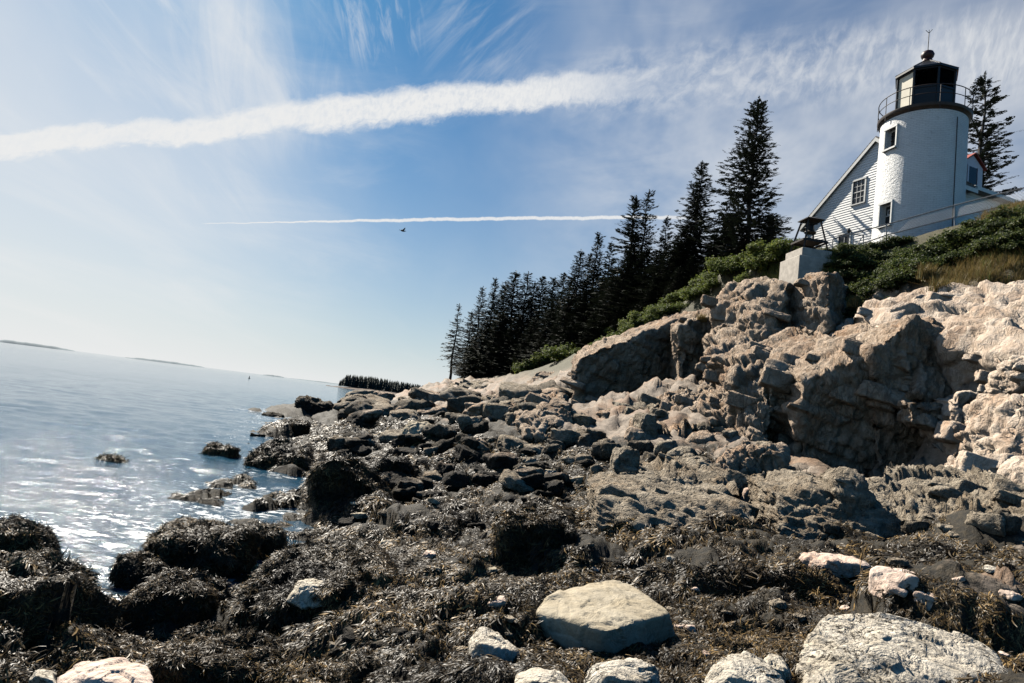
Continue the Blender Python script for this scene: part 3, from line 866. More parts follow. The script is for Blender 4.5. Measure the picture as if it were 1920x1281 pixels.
# broken blocks standing out of the bedrock faces: boxes split along the same joints
_bg = np.random.default_rng(404)
_bx = [cut_rock((1.0, _bg.uniform(0.6, 0.9), _bg.uniform(0.4, 0.65)), 700 + i, 4, 26.0, 5, 0.45, crack=0.5) for i in range(10)]
_bm = {}
_JM = Matrix(_JR.T.tolist()).to_4x4()
def broken(o, v, f, n, size):
    a, b, c = v[f[:, 0]], v[f[:, 1]], v[f[:, 2]]
    nn = np.cross(b - a, c - a); ar = np.linalg.norm(nn, axis=1); nn /= np.maximum(ar, 1e-9)[:, None]
    mid = (a + b + c) / 3
    view = np.array([0, 0, EYE]) - mid; view /= np.linalg.norm(view, axis=1)[:, None]
    w = ar * np.clip((nn * view).sum(1), 0, 1) * (mid[:, 2] > H(mid[:, 0], mid[:, 1]) - 0.05)
    if w.sum() <= 0: return
    for k in _bg.choice(len(f), n, p=w / w.sum()):
        i = int(_bg.integers(0, 10)); mt = o.data.materials[0]
        if (i, mt.name) not in _bm: _bm[(i, mt.name)] = np_mesh('rock_block', _bx[i][0], _bx[i][1], mt, smooth=False)
        q = link('rock_block', _bm[(i, mt.name)], cliff)
        s_ = size * _bg.uniform(0.45, 1.15)
        q.matrix_world = Matrix.Translation(mid[k] - nn[k] * s_ * 0.30) @ _JM @ Matrix.Rotation(_bg.normal(0, 0.14), 4, 'Z') @ Matrix.Rotation(_bg.normal(0, 0.12), 4, 'X') @ Matrix.Diagonal((s_ * _bg.uniform(0.8, 1.5), s_ * _bg.uniform(0.7, 1.1), s_ * _bg.uniform(0.6, 1.2), 1))


for (o_, v_, f_) in list(rocks_done):
    sz_ = float(np.ptp(v_[:, :2], axis=0).mean())
    kind_ = o_.name.split('.')[0]
    nb = {'rock_face': 5, 'rock_pillar': 3, 'rock_buttress': 9, 'rock_bench': 12, 'rock_overhang': 9, 'rock_slab': 12, 'rock_rib': 10, 'rock_ledge': 9, 'rock_wedge': 4, 'rock_step': 6}.get(kind_, 3)
    if o_.name in ('rock_ledge.001', 'rock_ledge.002'): nb = 3
    broken(o_, v_, f_, nb, {'rock_ledge': 0.30 if v_[:, 1].mean() < 18 else 0.5, 'rock_stub': 0.2, 'rock_slab': 0.38, 'rock_rib': 0.42}.get(kind_, 0.5))

# ------------------------------------------------------------------ seaweed: small strap fronds laid on stone
def frond_template(seed, nst=13, seg=3, spread=1.1, lift=0.16):
    rg = np.random.default_rng(seed); V = []; F = []
    for k in range(nst):
        a = rg.normal(0, spread); L = rg.uniform(0.5, 1.25); w = rg.uniform(0.022, 0.045)
        x0, y0 = rg.uniform(-0.35, 0.35, 2); bend = rg.normal(0, 0.5); up = rg.uniform(0.02, lift)
        b = len(V)
        for i in range(seg + 1):
            t = i / seg; aa = a + bend * t
            cx_, cy2 = x0 + math.cos(aa) * L * t, y0 + math.sin(aa) * L * t
            z = 0.02 + up * math.sin(math.pi * min(1, t * 1.05)) * 1.4
            ww = w * (1.0 if i < seg else 0.45) * (0.7 if i == 0 else 1.0); nx_, ny_ = -math.sin(aa), math.cos(aa); tw = rg.normal(0, 0.5)
            V.append((cx_ + nx_ * ww, cy2 + ny_ * ww, z + tw * ww)); V.append((cx_ - nx_ * ww, cy2 - ny_ * ww, z - tw * ww))
        for i in range(seg): F.append((b + 2 * i, b + 2 * i + 1, b + 2 * i + 3, b + 2 * i + 2))
    return np.array(V), np.array(F)


FRONDS = [frond_template(s) for s in range(5)]
HANG = [frond_template(40 + s, 13, 4, 0.32, 0.10) for s in range(4)]


def scatter(points, normals, scale, temps, rg, downhill=True, spin=0.9):
    """copies of the templates set on points; x axis runs downhill"""
    out_v, out_f, base = [], [], 0
    pick = rg.integers(0, len(temps), len(points))
    n = normals / np.linalg.norm(normals, axis=1)[:, None]
    g = np.zeros_like(n); g[:, 2] = -1
    x = g - n * (n @ np.array([0, 0, -1.0]))[:, None]
    x += rg.normal(0, 0.05, x.shape); x -= n * (x * n).sum(1)[:, None]
    x /= np.maximum(np.linalg.norm(x, axis=1), 1e-6)[:, None]
    y = np.cross(n, x)
    a = rg.normal(0, spin, len(points))[:, None] if downhill else rg.uniform(0, 6.283, len(points))[:, None]
    x, y = x * np.cos(a) + y * np.sin(a), -x * np.sin(a) + y * np.cos(a)
    sc = np.broadcast_to(scale, (len(points),))
    for t, (tv, tf) in enumerate(temps):
        m = np.nonzero(pick == t)[0]
        if not len(m): continue
        q = (x[m, None] * tv[None, :, 0:1] + y[m, None] * tv[None, :, 1:2] + n[m, None] * tv[None, :, 2:3]) * sc[m, None, None] + points[m, None]
        f = tf[None] + (np.arange(len(m)) * len(tv))[:, None, None] + base
        out_v.append(q.reshape(-1, 3)); out_f.append(f.reshape(-1, tf.shape[1])); base += len(m) * len(tv)
    return np.concatenate(out_v), np.concatenate(out_f)


def on_surface(v, f, count, rg, keep):
    """random points on triangles, kept by keep(points, normals)"""
    a, b, c = v[f[:, 0]], v[f[:, 1]], v[f[:, 2]]
    n = np.cross(b - a, c - a); ar = np.linalg.norm(n, axis=1)
    w = ar / ar.sum()
    k = rg.choice(len(f), count, p=w)
    r1, r2 = np.sqrt(rg.random(count)), rg.random(count)
    p = a[k] * (1 - r1)[:, None] + b[k] * (r1 * (1 - r2))[:, None] + c[k] * (r1 * r2)[:, None]
    nn = n[k] / np.maximum(ar[k], 1e-12)[:, None]
    m = keep(p, nn)
    return p[m], nn[m]


_wg = np.random.default_rng(21)


def weed_on(parent, v, f, count, scale, bare=None, world=(0, 0, 0), top=99.0, hang=True, thr=-0.25):
    wv = np.array(world)
    def keep(p, n):
        q = p + wv
        tocam = (-q[:, 0] * n[:, 0] - q[:, 1] * n[:, 1] + (EYE - q[:, 2]) * n[:, 2]) / np.linalg.norm(q - np.array([0, 0, EYE]), axis=1)
        m = (n[:, 2] > thr) & (q[:, 2] > -0.08) & (tocam > -0.35) & (q[:, 2] < top)
        if bare is not None: m &= ~bare(q, n)
        return m
    p, n = on_surface(v, f, count, _wg, keep)
    if len(p) < 5: return None
    sc = scale * _wg.uniform(0.7, 1.3, len(p))
    sv, sf_ = scatter(p, n, sc, (HANG + FRONDS[:2]) if hang else FRONDS, _wg)
    o = link('seaweed', np_mesh('seaweed', sv, sf_, M_WEED, smooth=False), parent)
    tag(o, kind='stuff')
    return o


# seaweed on the open ground: an even share for each bit of the picture, larger tufts farther away
def ground_weed():
    n, m = gshape
    i = np.arange(n * m).reshape(n, m)
    rg = np.random.default_rng(8)
    rr = np.hypot(gxx, gyy).reshape(n, m); zz = gz.reshape(n, m); az = np.degrees(np.arctan2(gxx, gyy)).reshape(n, m)
    P3 = np.stack([gxx, gyy, gz], 1).reshape(n, m, 3)
    du = P3[1:, :-1] - P3[:-1, :-1]; dv = P3[:-1, 1:] - P3[:-1, :-1]
    nn = np.cross(dv, du).reshape(-1, 3); ar = np.linalg.norm(nn, axis=1); nn /= np.maximum(ar, 1e-12)[:, None]
    r = rr[:-1, :-1].ravel(); z = zz[:-1, :-1].ravel(); a = az[:-1, :-1].ravel(); p = P3[:-1, :-1].reshape(-1, 3)
    tide = fbm(p * np.array([0.5, 0.5, 0.2]), 4) * 1.1 + 0.25 * fbm(p * 3, 2)
    ok = (r > 2.5) & (r < 36) & (a > -44) & (a < 47) & (z > 0.0) & (z < 1.75 + tide - 0.022 * np.maximum(0, r - 14)) & (nn[:, 2] > 0.1)
    # projected share
    tc_ = ((-p[:, 0] * nn[:, 0] - p[:, 1] * nn[:, 1] + (EYE - p[:, 2]) * nn[:, 2]) / r)
    patchy = fbm(p * np.array([0.9, 0.9, 0.4]) + 70, 3)
    ok &= (patchy > -0.36) | (r < 6.5)
    w = np.where(ok & (tc_ > -0.1), ar / r ** 2 * (0.25 + np.maximum(tc_, 0)) , 0)
    k = rg.choice(len(w), 66000, p=w / w.sum())
    q = p[k] + rg.uniform(0, 1, (len(k), 1)) * du.reshape(-1, 3)[k] + rg.uniform(0, 1, (len(k), 1)) * dv.reshape(-1, 3)[k]
    sc = np.clip(0.030 + 0.0082 * r[k], 0.05, 0.32) * rg.uniform(0.6, 1.25, len(k))
    sc = sc * (1.0 + 1.1 * np.clip(fbm(q * 0.55 + 9, 2), -0.35, 0.6))
    flow = fbm(q * 0.8, 2)
    hangm = np.abs(flow) < 0.2
    v1, f1 = scatter(q[~hangm], nn[k][~hangm], sc[~hangm], FRONDS, rg, spin=1.3)
    v2, f2 = scatter(q[hangm], nn[k][hangm], sc[hangm] * 1.3, HANG, rg, spin=0.35)
    # the two templates differ in length but both are quads
    return np.concatenate([v1, v2]), np.concatenate([f1, f2 + len(v1)])


_gv, _gf = ground_weed()
tag(link('seaweed', np_mesh('seaweed', _gv, _gf, M_WEED, smooth=False)), kind='stuff')
# tufts growing low on the bedrock ledges
for o, v, f in rocks_done:
    if o.name.startswith(('rock_ledge', 'rock_stub', 'rock_wedge')):
        tl = 0.95 if 'ledge' in o.name else 1.15
        weed_on(o, v, f, 8000, 0.11, bare=lambda q, n: q[:, 2] > tl + 0.55 * fbm(q * 1.1, 3), thr=-0.5)
del _gv, _gf

# ------------------------------------------------------------------ boulders
def boulder(name, label, px, seed, mat, depth=0.9, level=5, weed=0, wscale=0.079, bare=None, group=None, cat='boulder', bury=0.25, cuts=9, p=9.0, rough=1.0, Y=None, crack=1.0, tilt=0.0, ledge=1.0):
    u0, v0, u1, v1 = px
    uc = (u0 + u1) / 2
    Y = Y or ground(uc, v1 - 4) or 20.0
    k = Y / FPX
    w = (u1 - u0) * k * 0.5
    base = P(uc, v1, Y)
    fall = (EYE - base.z) / Y
    full = (v1 - v0) * k
    dp = min(w * depth, 0.30 * full / max(fall, 0.02))
    h = full - 1.7 * dp * fall
    hh = h * (0.5 + bury * 0.5)
    c = P(uc, v1, Y)
    loc = Vector(((c.x) * (Y + dp) / Y, Y + dp, base.z + h * (0.5 - bury * 0.5)))
    v, f = cut_rock((w * 1.04, dp, hh * 1.02), seed, level, p, cuts, rough, crack=crack, ledge=ledge)
    if tilt:
        ca, sa = math.cos(tilt), math.sin(tilt)
        v = np.stack([v[:, 0] * ca - v[:, 2] * sa, v[:, 1], v[:, 0] * sa + v[:, 2] * ca], 1)
    o = link(name, np_mesh(name, v, f, mat), None, loc)
    tag(o, label, cat, group)
    if weed: weed_on(o, v, f, weed, wscale, bare=bare, world=loc)
    return o


def bare_above(frac_z, sc=1.3, amt=0.35):
    return lambda q, n: q[:, 2] > frac_z + amt * fbm(q * sc, 3)
def bare_patch(uv, Y, rad):
    c = np.array(P(uv[0], uv[1], Y))
    return lambda q, n: np.linalg.norm(q - c, axis=1) + 0.25 * rad * fbm(q * 4, 3) < rad


# pale stones lying on the weed near the camera
def hull_boulder(name, label, pts, seed, mat, level=6, cat='boulder', weed=0, wscale=0.085, bare=None, **kw):
    pts = np.array([tuple(P(*q)) for q in pts])
    c = pts.mean(0)
    v, f = hull_rock(pts, level, seed, **kw)
    o = link(name, np_mesh(name, v - c, f, mat), None, Vector(c))
    tag(o, label, cat)
    if weed: weed_on(o, v - c, f, weed, wscale, bare=bare, world=Vector(c))
    return o


hull_boulder('boulder', 'smooth grey brown boulder with blunt front corner lying on dark seaweed', [(1084, 1094, 5.5), (1180, 1086, 5.6), (1206, 1106, 5.45), (1264, 1150, 5.05), (1132, 1184, 4.58), (1022, 1118, 5.1), (994, 1146, 4.95), (1012, 1190, 4.9), (1098, 1246, 4.7), (1276, 1205, 5.15), (1220, 1190, 5.9), (1030, 1170, 5.9), (1150, 1235, 4.68)], 301, M_GREY, 6, p=11, rough=0.42, crack=0.12, ledge=0.5, cuts=4)
def pix_stone(name, label, outline, Yf, Yb, seed, mat, bulge=0.12, level=5, **kw):
    vs = [q[1] for q in outline]; v0, v1 = min(vs), max(vs)
    pts = [(u, v, Yf + (v1 - v) / (v1 - v0) * (Yb - Yf)) for u, v in outline]
    cu = sum(q[0] for q in outline) / len(outline); cv = v0 + (v1 - v0) * 0.42
    pts += [(cu + (v1 - v0) * 0.25 * k, cv + (v1 - v0) * 0.06 * k, (Yf + Yb) / 2 - bulge) for k in (-1, 1)]
    w_ = (max(q[0] for q in outline) - min(q[0] for q in outline)) * 0.3
    pts += [(cu - w_, v1, Yb + 0.2), (cu + w_, v1, Yb + 0.2)]
    return hull_boulder(name, label, pts, seed, mat, level, cat=name, **kw)


hull_boulder('boulder', 'broad white barnacle covered boulder with black speckles, largest pale stone', [(1500, 1200, 4.40), (1540, 1152, 4.66), (1640, 1142, 4.70), (1735, 1165, 4.60), (1870, 1215, 4.45), (1900, 1270, 4.15), (1900, 1345, 3.85), (1500, 1335, 3.75), (1490, 1260, 4.05), (1650, 1225, 4.15), (1800, 1262, 4.05), (1560, 1255, 4.0)], 302, M_WHITE, 6, p=14, rough=0.34, crack=0.12, cuts=5)
pix_stone('boulder', 'rounded white speckled boulder beside the largest barnacled stone', [(1318, 1285), (1340, 1238), (1378, 1218), (1432, 1232), (1478, 1275), (1484, 1330), (1325, 1340)], 3.55, 3.92, 303, M_WHITE, 0.1, 6, rough=0.34, crack=0.12, p=12, cuts=5)
pix_stone('stone', 'angular white stone with a notch at the left of the smooth grey boulder', [(880, 1195), (905, 1172), (942, 1190), (978, 1224), (955, 1254), (900, 1264), (878, 1232)], 4.35, 4.66, 304, M_WHITE, rough=0.36, crack=0.2, p=12, cuts=6)
pix_stone('stone', 'low white stone in front of the smooth grey boulder, half buried in weed', [(955, 1300), (965, 1262), (1000, 1248), (1050, 1254), (1078, 1285), (1072, 1325)], 3.72, 3.95, 305, M_WHITE, rough=0.36, crack=0.2, p=12, cuts=6)
pix_stone('stone', 'white topped dark stone under the shadow of the smooth grey boulder', [(1090, 1275), (1120, 1243), (1185, 1232), (1238, 1250), (1248, 1300), (1100, 1325)], 3.82, 4.02, 306, M_WHITE, rough=0.36, crack=0.2, p=12, cuts=6)
boulder('stone', 'blocky white stone with a dark hole standing on weed', (1642, 1066, 1732, 1124), 307, M_PINK, 0.7, 5, cat='stone', cuts=6, p=16, rough=0.35, crack=0.3)
boulder('stone', 'flat pale pink slab of stone lying on green brown weed', (1494, 1036, 1612, 1078), 308, M_PINK, 0.8, 5, cat='stone', cuts=8, p=14, rough=0.6)
boulder('stone', 'small round white pebble stone behind the largest barnacled boulder', (1792, 1168, 1842, 1196), 309, M_PINK, 0.8, 4, cat='stone', rough=0.5)
pix_stone('stone', 'white stone wedged between the two speckled boulders', [(1425, 1245), (1440, 1224), (1465, 1228), (1484, 1262), (1478, 1295)], 3.9, 4.1, 310, M_WHITE, rough=0.36, crack=0.2, p=12, cuts=6)
boulder('stone', 'pale sloping stone behind the barnacled boulder, under hanging weed', (1706, 1106, 1768, 1144), 311, M_PINK, 0.8, 4, cat='stone')
boulder('stone', 'tiny pink chip of stone right of the smooth grey boulder', (1278, 1166, 1304, 1192), 312, M_PINK, 0.8, 4, cat='stone', rough=0.5)
pix_stone('stone', 'flat rosy stone at the waterside among weed in the corner', [(102, 1270), (150, 1244), (228, 1232), (280, 1250), (288, 1300), (108, 1325)], 3.65, 4.05, 313, M_PINK, 0.1, 6, rough=0.3, crack=0.15, p=12, cuts=5)
pix_stone('stone', 'pale wet stone next to the flat rosy stone', [(52, 1278), (72, 1250), (104, 1262), (108, 1300)], 3.8, 4.05, 314, M_WHITE, rough=0.36, crack=0.2, p=12, cuts=6)
# weed covered boulders at the water
BP = bare_patch((590, 1108), 6.2, 0.19)
hull_boulder('boulder', 'big seaweed draped boulder with a white barnacle patch and black shaded side', [(432, 1178, 5.6), (455, 1105, 6.0), (530, 1022, 6.5), (600, 1008, 6.7), (700, 1018, 6.6), (735, 1060, 6.3), (560, 1128, 5.42), (640, 1116, 5.35), (748, 1110, 5.6), (745, 1195, 5.6), (650, 1240, 5.45), (500, 1218, 5.5), (740, 1100, 6.6)], 320, M_WET, 6, weed=22000, wscale=0.062, bare=lambda q, n: (np.linalg.norm(q - np.array(P(590, 1110, 5.6)), axis=1) + 0.12 * fbm(q * 5, 3) < 0.17) | ((n[:, 1] < -0.55) & (n[:, 2] < 0.35) & (fbm(q * 2, 2) < 0.35)), p=14, rough=0.7)
_pb = P(588, 1116, 5.42)
pix_stone('stone', 'white barnacle crusted knob on the front edge of the big draped boulder', [(528, 1128), (560, 1086), (612, 1083), (642, 1108), (622, 1134), (560, 1144)], 5.32, 5.62, 361, M_WHITE, rough=0.5, crack=0.4, p=10, cuts=6)
boulder('boulder', 'rounded weed covered boulder standing in the water beyond the patched boulder', (284, 962, 462, 1088), 321, M_WET, 0.85, 5, weed=10000, wscale=0.074, cuts=6, bury=0.4)
boulder('boulder', 'smaller weed covered boulder leaning on the rounded one at the water', (440, 982, 534, 1056), 322, M_WET, 0.9, 5, weed=5000, wscale=0.074, cuts=6, bury=0.4)
boulder('boulder', 'square weedy boulder in the water with a pale top corner', (224, 1038, 312, 1116), 323, M_WET, 0.9, 5, weed=4400, wscale=0.063, cuts=6, p=12, bury=0.4)
boulder('boulder', 'low spreading weed mound between the square boulder and the pool', (250, 1062, 400, 1176), 324, M_WET, 0.9, 5, weed=9000, wscale=0.063, cuts=6, bury=0.5)
boulder('boulder', 'tall dark weed hung rock mass standing in the corner by the sea', (-180, 1016, 100, 1290), 325, M_WET, 0.8, 6, weed=16000, wscale=0.063, cuts=10, bury=0.2, Y=5.4)
boulder('boulder', 'weedy rock with foam washed top behind the corner rock mass', (-60, 972, 92, 1070), 326, M_WET, 0.8, 5, weed=7000, wscale=0.069, cuts=10, bury=0.3, Y=7.0)
boulder('boulder', 'dark weed mound below the tidal pool at the picture edge', (290, 1192, 530, 1330), 327, M_WET, 0.8, 5, weed=12000, wscale=0.055, cuts=6, bury=0.3, Y=4.5)
boulder('boulder', 'low weed mound right of the pool in front of the patched boulder', (500, 1236, 680, 1330), 328, M_WET, 0.8, 5, weed=9000, wscale=0.055, cuts=6, bury=0.3, Y=4.5)
boulder('boulder', 'domed weed covered boulder with a black shaded side in front of the cracked ledge', (928, 956, 1076, 1050), 329, M_WET, 0.9, 5, weed=9000, wscale=0.089, cuts=5, bury=0.3)
boulder('boulder', 'dark rounded weed boulder with black hollow at the edge of the water', (570, 850, 712, 946), 330, M_WET, 0.9, 5, weed=6000, wscale=0.116, cuts=7, bury=0.3)
boulder('boulder', 'weedy boulder beside the black hollowed one, farther from the water', (700, 858, 772, 908), 331, M_WET, 0.9, 4, weed=1800, wscale=0.116, bury=0.3)
boulder('boulder', 'long low weed covered rock reaching into the sea', (458, 838, 588, 880), 332, M_WET, 0.7, 5, weed=4400, wscale=0.137, bury=0.5)
boulder('boulder', 'flat weedy rock in the water behind the long low one', (500, 824, 566, 846), 333, M_WET, 0.7, 4, weed=1000, wscale=0.148, bury=0.6)
boulder('rock', 'lone dark rock awash in the sea off the point', (380, 832, 446, 862), 334, M_WET, 0.7, 4, weed=1400, wscale=0.137, bury=0.6, cat='rock')
boulder('rock', 'small brown rock awash farthest out from the shore', (180, 854, 238, 872), 335, M_WET, 0.7, 4, weed=800, wscale=0.116, bury=0.6, cat='rock')
boulder('rock', 'tiny rock tip in the sea left of the point', (468, 812, 496, 824), 336, M_WET, 0.7, 4, bury=0.6, cat='rock')
boulder('rock', 'low rock reef near the tip of the point', (490, 772, 536, 786), 337, M_WET, 0.7, 4, bury=0.6, cat='rock')
boulder('rock', 'weedy rock tongue awash below the point', (512, 788, 582, 810), 338, M_WET, 0.7, 4, weed=1000, wscale=0.168, bury=0.6, cat='rock')
boulder('rock', 'dark rock with pale top at the tip of the point', (545, 746, 632, 782), 339, M_SHORE, 0.8, 5, bury=0.4, cat='rock')
boulder('rock', 'dark rock hump beside the pale topped rock of the point', (630, 741, 690, 776), 340, M_SHORE, 0.8, 5, bury=0.4, cat='rock')
# stones of the middle ground
boulder('boulder', 'tan boulder with ragged ridges under the stepped dark cliff', (1342, 826, 1472, 906), 350, M_CLIFF, 0.8, 6, rough=1.1, cuts=8, bury=0.25)
boulder('boulder', 'dark square block of stone in front of the wet rubble slope', (1182, 774, 1232, 836), 351, M_LEDGE, 0.9, 5, cuts=3, p=20, rough=0.6, Y=21)
boulder('boulder', 'upright black sided stone left of the grey rubble', (1142, 838, 1190, 912), 352, M_LEDGE, 0.9, 5, cuts=3, p=18, rough=0.7)
boulder('boulder', 'pale stone with a flat top among dark weed near the upright stone', (1102, 870, 1140, 900), 353, M_LEDGE, 0.9, 4)
boulder('boulder', 'dark faced block lying against the ragged tan boulder', (1280, 856, 1345, 905), 354, M_LEDGE, 0.9, 5, cuts=4, p=16)
boulder('boulder', 'white rounded stone between the cracked ledge and the cave', (1388, 906, 1424, 946), 355, M_PINK, 0.9, 4, rough=0.6)
boulder('boulder', 'knobbly white stone right of the rounded one by the cave', (1412, 930, 1462, 962), 356, M_WHITE, 0.9, 4)
boulder('boulder', 'tan boulder leaning at the foot of the right hand buttress', (1884, 850, 1990, 922), 357, M_SLAB, 0.9, 5, cuts=6, rough=0.6, Y=12.4)
boulder('boulder', 'pale angular block with black front among ledges below the buttress', (1702, 950, 1750, 984), 358, M_LEDGE, 0.9, 4, cuts=3, p=18)
boulder('boulder', 'pale grey boulder with bright top amid the dark rubble of the shore', (752, 790, 822, 826), 359, M_GREY, 0.9, 5, bury=0.3)
boulder('boulder', 'tan barnacled boulder by the inlet', (612, 818, 674, 850), 360, M_LEDGE, 0.9, 4, bury=0.3)

# smaller stones strewn over the shore: one by one, larger and darker farther off
_sg = np.random.default_rng(77)
_cut = [cut_rock((1.0, _sg.uniform(0.7, 1.0), _sg.uniform(0.45, 0.7)), 400 + i, 4, 12.0, 12, 0.7) for i in range(12)]
_meshes = {}
def strewn(n, box, size, mats, group, labels, flat=1.0, name='stone', cat='stone'):
    done = 0; tries = 0
    while done < n and tries < n * 6:
        tries += 1
        u = _sg.uniform(box[0], box[2]); v = _sg.uniform(box[1], box[3])
        Y = ground(u, v)
        if Y is None: continue
        q = P(u, v, Y)
        if q.z < 0.1: continue
        i = int(_sg.integers(0, 12)); m = mats[int(_sg.integers(0, len(mats)))]
        key = (i, m.name)
        if key not in _meshes: _meshes[key] = np_mesh('stone', _cut[i][0], _cut[i][1], m)
        o = link(name, _meshes[key], None)
        s = _sg.uniform(*size) * (0.45 + Y / 22)
        o.scale = (s, s * _sg.uniform(0.7, 1.2), s * flat * _sg.uniform(0.7, 1.2))
        o.rotation_euler = (_sg.normal(0, 0.15), _sg.normal(0, 0.15), _sg.uniform(0, 6.28))
        o.location = (q.x, q.y, q.z + s * 0.12)
        tag(o, labels[int(_sg.integers(0, len(labels)))] if len(labels) > 1 else labels[0], cat, group)
        done += 1


strewn(95, (640, 780, 1100, 930), (0.12, 0.42), [M_SHORE, M_WET, M_LEDGE, M_LEDGE, M_CLIFF], 'loose rocks on the weedy middle shore', ['loose weathered rock among dark weed on the middle shore'], name='rock', cat='rock')
strewn(48, (620, 742, 1060, 790), (0.25, 0.7), [M_SHORE, M_LEDGE, M_CLIFF], 'rocks along the low ridge below the wood', ['rough tan brown rock on the low stony ridge before the wood'], 0.8, name='rock', cat='rock')
strewn(34, (1080, 770, 1480, 910), (0.18, 0.45), [M_LEDGE, M_CLIFF, M_SHORE], 'rubble under the cliff', ['broken grey tan rock in the rubble under the cliff'], name='rock', cat='rock')
strewn(40, (600, 800, 1120, 1000), (0.08, 0.22), [M_LEDGE, M_CLIFF, M_GREY], 'pale rocks showing through weed on the middle shore', ['pale rock'], 0.8, name='rock', cat='rock')
strewn(26, (720, 930, 1120, 1240), (0.05, 0.12), [M_GREY, M_PINK, M_LEDGE], 'small pale stones in the weed', ['small pale stone half sunk in the seaweed'], 0.8)
strewn(26, (1250, 1040, 1900, 1250), (0.04, 0.13), [M_PINK, M_WHITE, M_LEDGE], 'small white stones near the barnacled boulders', ['small whitish stone in weed near the barnacled boulders'], 0.8)
strewn(24, (1480, 915, 1900, 1010), (0.12, 0.34), [M_LEDGE, M_SHORE], 'broken stones before the cave', ['broken tan stone on the ledge before the cave'], name='rock', cat='rock')
strewn(22, (480, 1080, 760, 1260), (0.05, 0.14), [M_WET, M_SHORE, M_LEDGE], 'dark stones by the tidal pool', ['dark wet stone in weed beside the patched boulder'])

# ================================================================== THE LIGHT STATION
def white_brick():
    m, t, b = new_mat('white_painted_brick')
    g = t.nodes.new('ShaderNodeTexCoord'); p = V3(t, g.outputs['Object'])
    x, y, z = p.xyz()
    ang = x._m('ARCTAN2', y) * 1.82
    br = t.nodes.new('ShaderNodeTexBrick'); t.links.new(comb(t, ang, z, 0.0).s, br.inputs['Vector'])
    br.inputs['Scale'].default_value = 1.0; br.inputs['Brick Width'].default_value = 0.24; br.inputs['Row Height'].default_value = 0.088; br.inputs['Mortar Size'].default_value = 0.011
    br.inputs['Color1'].default_value = (1, 1, 1, 1); br.inputs['Color2'].default_value = (0.72, 0.72, 0.72, 1); br.inputs['Mortar'].default_value = (0, 0, 0, 1)
    bh = Ex(t, br.outputs['Color'])
    wear = noise(t, p.scale((1, 1, 2.0)), 3.2, 7, 0.75, 0.3); sp = noise(t, p, 9, 5, 0.75)
    n2 = noise(t, p, 1.1, 4, 0.6)
    c = mix(t, n2.ss(0.35, 0.7), (0.91, 0.905, 0.875), (0.82, 0.815, 0.79))
    c = mix(t, (inv(bh) * 0.34).clamp(), c, (0.40, 0.39, 0.37))
    c = mix(t, (wear.ss(0.56, 0.68) * 0.5).clamp(), c, (0.42, 0.40, 0.37))
    c = mix(t, sp.ss(0.72, 0.76), c, (0.16, 0.12, 0.10))
    rust = noise(t, p.scale((5, 5, 0.35)), 1.3, 4, 0.6).ss(0.62, 0.75) * z.ss(5.2, 7.2) * 0.22
    c = mix(t, rust, c, (0.36, 0.30, 0.24))
    t.links.new(c.s, b.inputs['Base Color']); b.inputs['Roughness'].default_value = 0.6
    bump(t, b, bh * 0.5 + noise(t, p.scale((1, 1, 1.6)), 5, 6, 0.72) * 1.6 + sp * 0.4, 1.0, 0.05)
    return m


M_BRICK = white_brick()
M_WPAINT = plain('white_paint', (0.86, 0.85, 0.83), 0.5, var=0.06, sc=4)
M_TRIM = plain('weathered_white_trim', (0.74, 0.73, 0.69), 0.55, var=0.12, sc=9)
M_PINKT = plain('pale_pinkish_trim', (0.72, 0.66, 0.70), 0.55, var=0.08)
M_BLACK = plain('black_painted_iron', (0.016, 0.015, 0.014), 0.38, var=0.3, sc=5, spec=0.5)
M_BROWNIRON = plain('brown_black_iron', (0.045, 0.030, 0.024), 0.5, var=0.35, sc=5)
M_RED = plain('dark_red_paint', (0.045, 0.010, 0.010), 0.45, var=0.3)
M_REDROOF = plain('red_shingle', (0.33, 0.07, 0.05), 0.75, var=0.35, sc=14)
M_ROOF = plain('grey_weathered_shingle', (0.16, 0.145, 0.135), 0.85, var=0.4, sc=11)
M_CONC = plain('pale_concrete', (0.50, 0.45, 0.385), 0.9, var=0.28, sc=3.5)
M_STEEL = plain('galvanised_grey_pipe', (0.30, 0.29, 0.28), 0.45, 0.5, var=0.3, sc=8)
M_DKWOOD = plain('dark_timber', (0.045, 0.036, 0.032), 0.8, var=0.35, sc=10)
M_BRASS = plain('pale_brass_lens', (0.72, 0.68, 0.55), 0.25, 0.4)
M_CURTAIN = plain('cream_blind', (0.74, 0.68, 0.54), 0.7, var=0.12, sc=2)
M_BELL = plain('bronze_bell', (0.055, 0.045, 0.036), 0.5, 0.5, var=0.3)
M_DARKIN = plain('dark_interior', (0.02, 0.02, 0.022), 0.8)


def glass_mat(name, tint=(0.9, 0.95, 0.95), rough=0.02):
    m, t, b = new_mat(name)
    b.inputs['Base Color'].default_value = (*tint, 1); b.inputs['Roughness'].default_value = rough
    b.inputs['Transmission Weight'].default_value = 1.0; b.inputs['IOR'].default_value = 1.05
    return m


M_GLASS = glass_mat('clear_glass')
M_PANE = plain('dark_window_glass', (0.022, 0.024, 0.026), 0.08, var=0.3, sc=2, spec=0.6)


def siding_mat():
    m, t, b = new_mat('white_clapboard')
    p = V3(t, t.nodes.new('ShaderNodeTexCoord').outputs['Object'])
    n = noise(t, p.scale((0.6, 0.6, 5)), 3, 5, 0.65)
    c = mix(t, n.ss(0.3, 0.75), (0.88, 0.87, 0.85), (0.76, 0.76, 0.73))
    t.links.new(c.s, b.inputs['Base Color']); b.inputs['Roughness'].default_value = 0.55
    return m


M_SIDING = siding_mat()

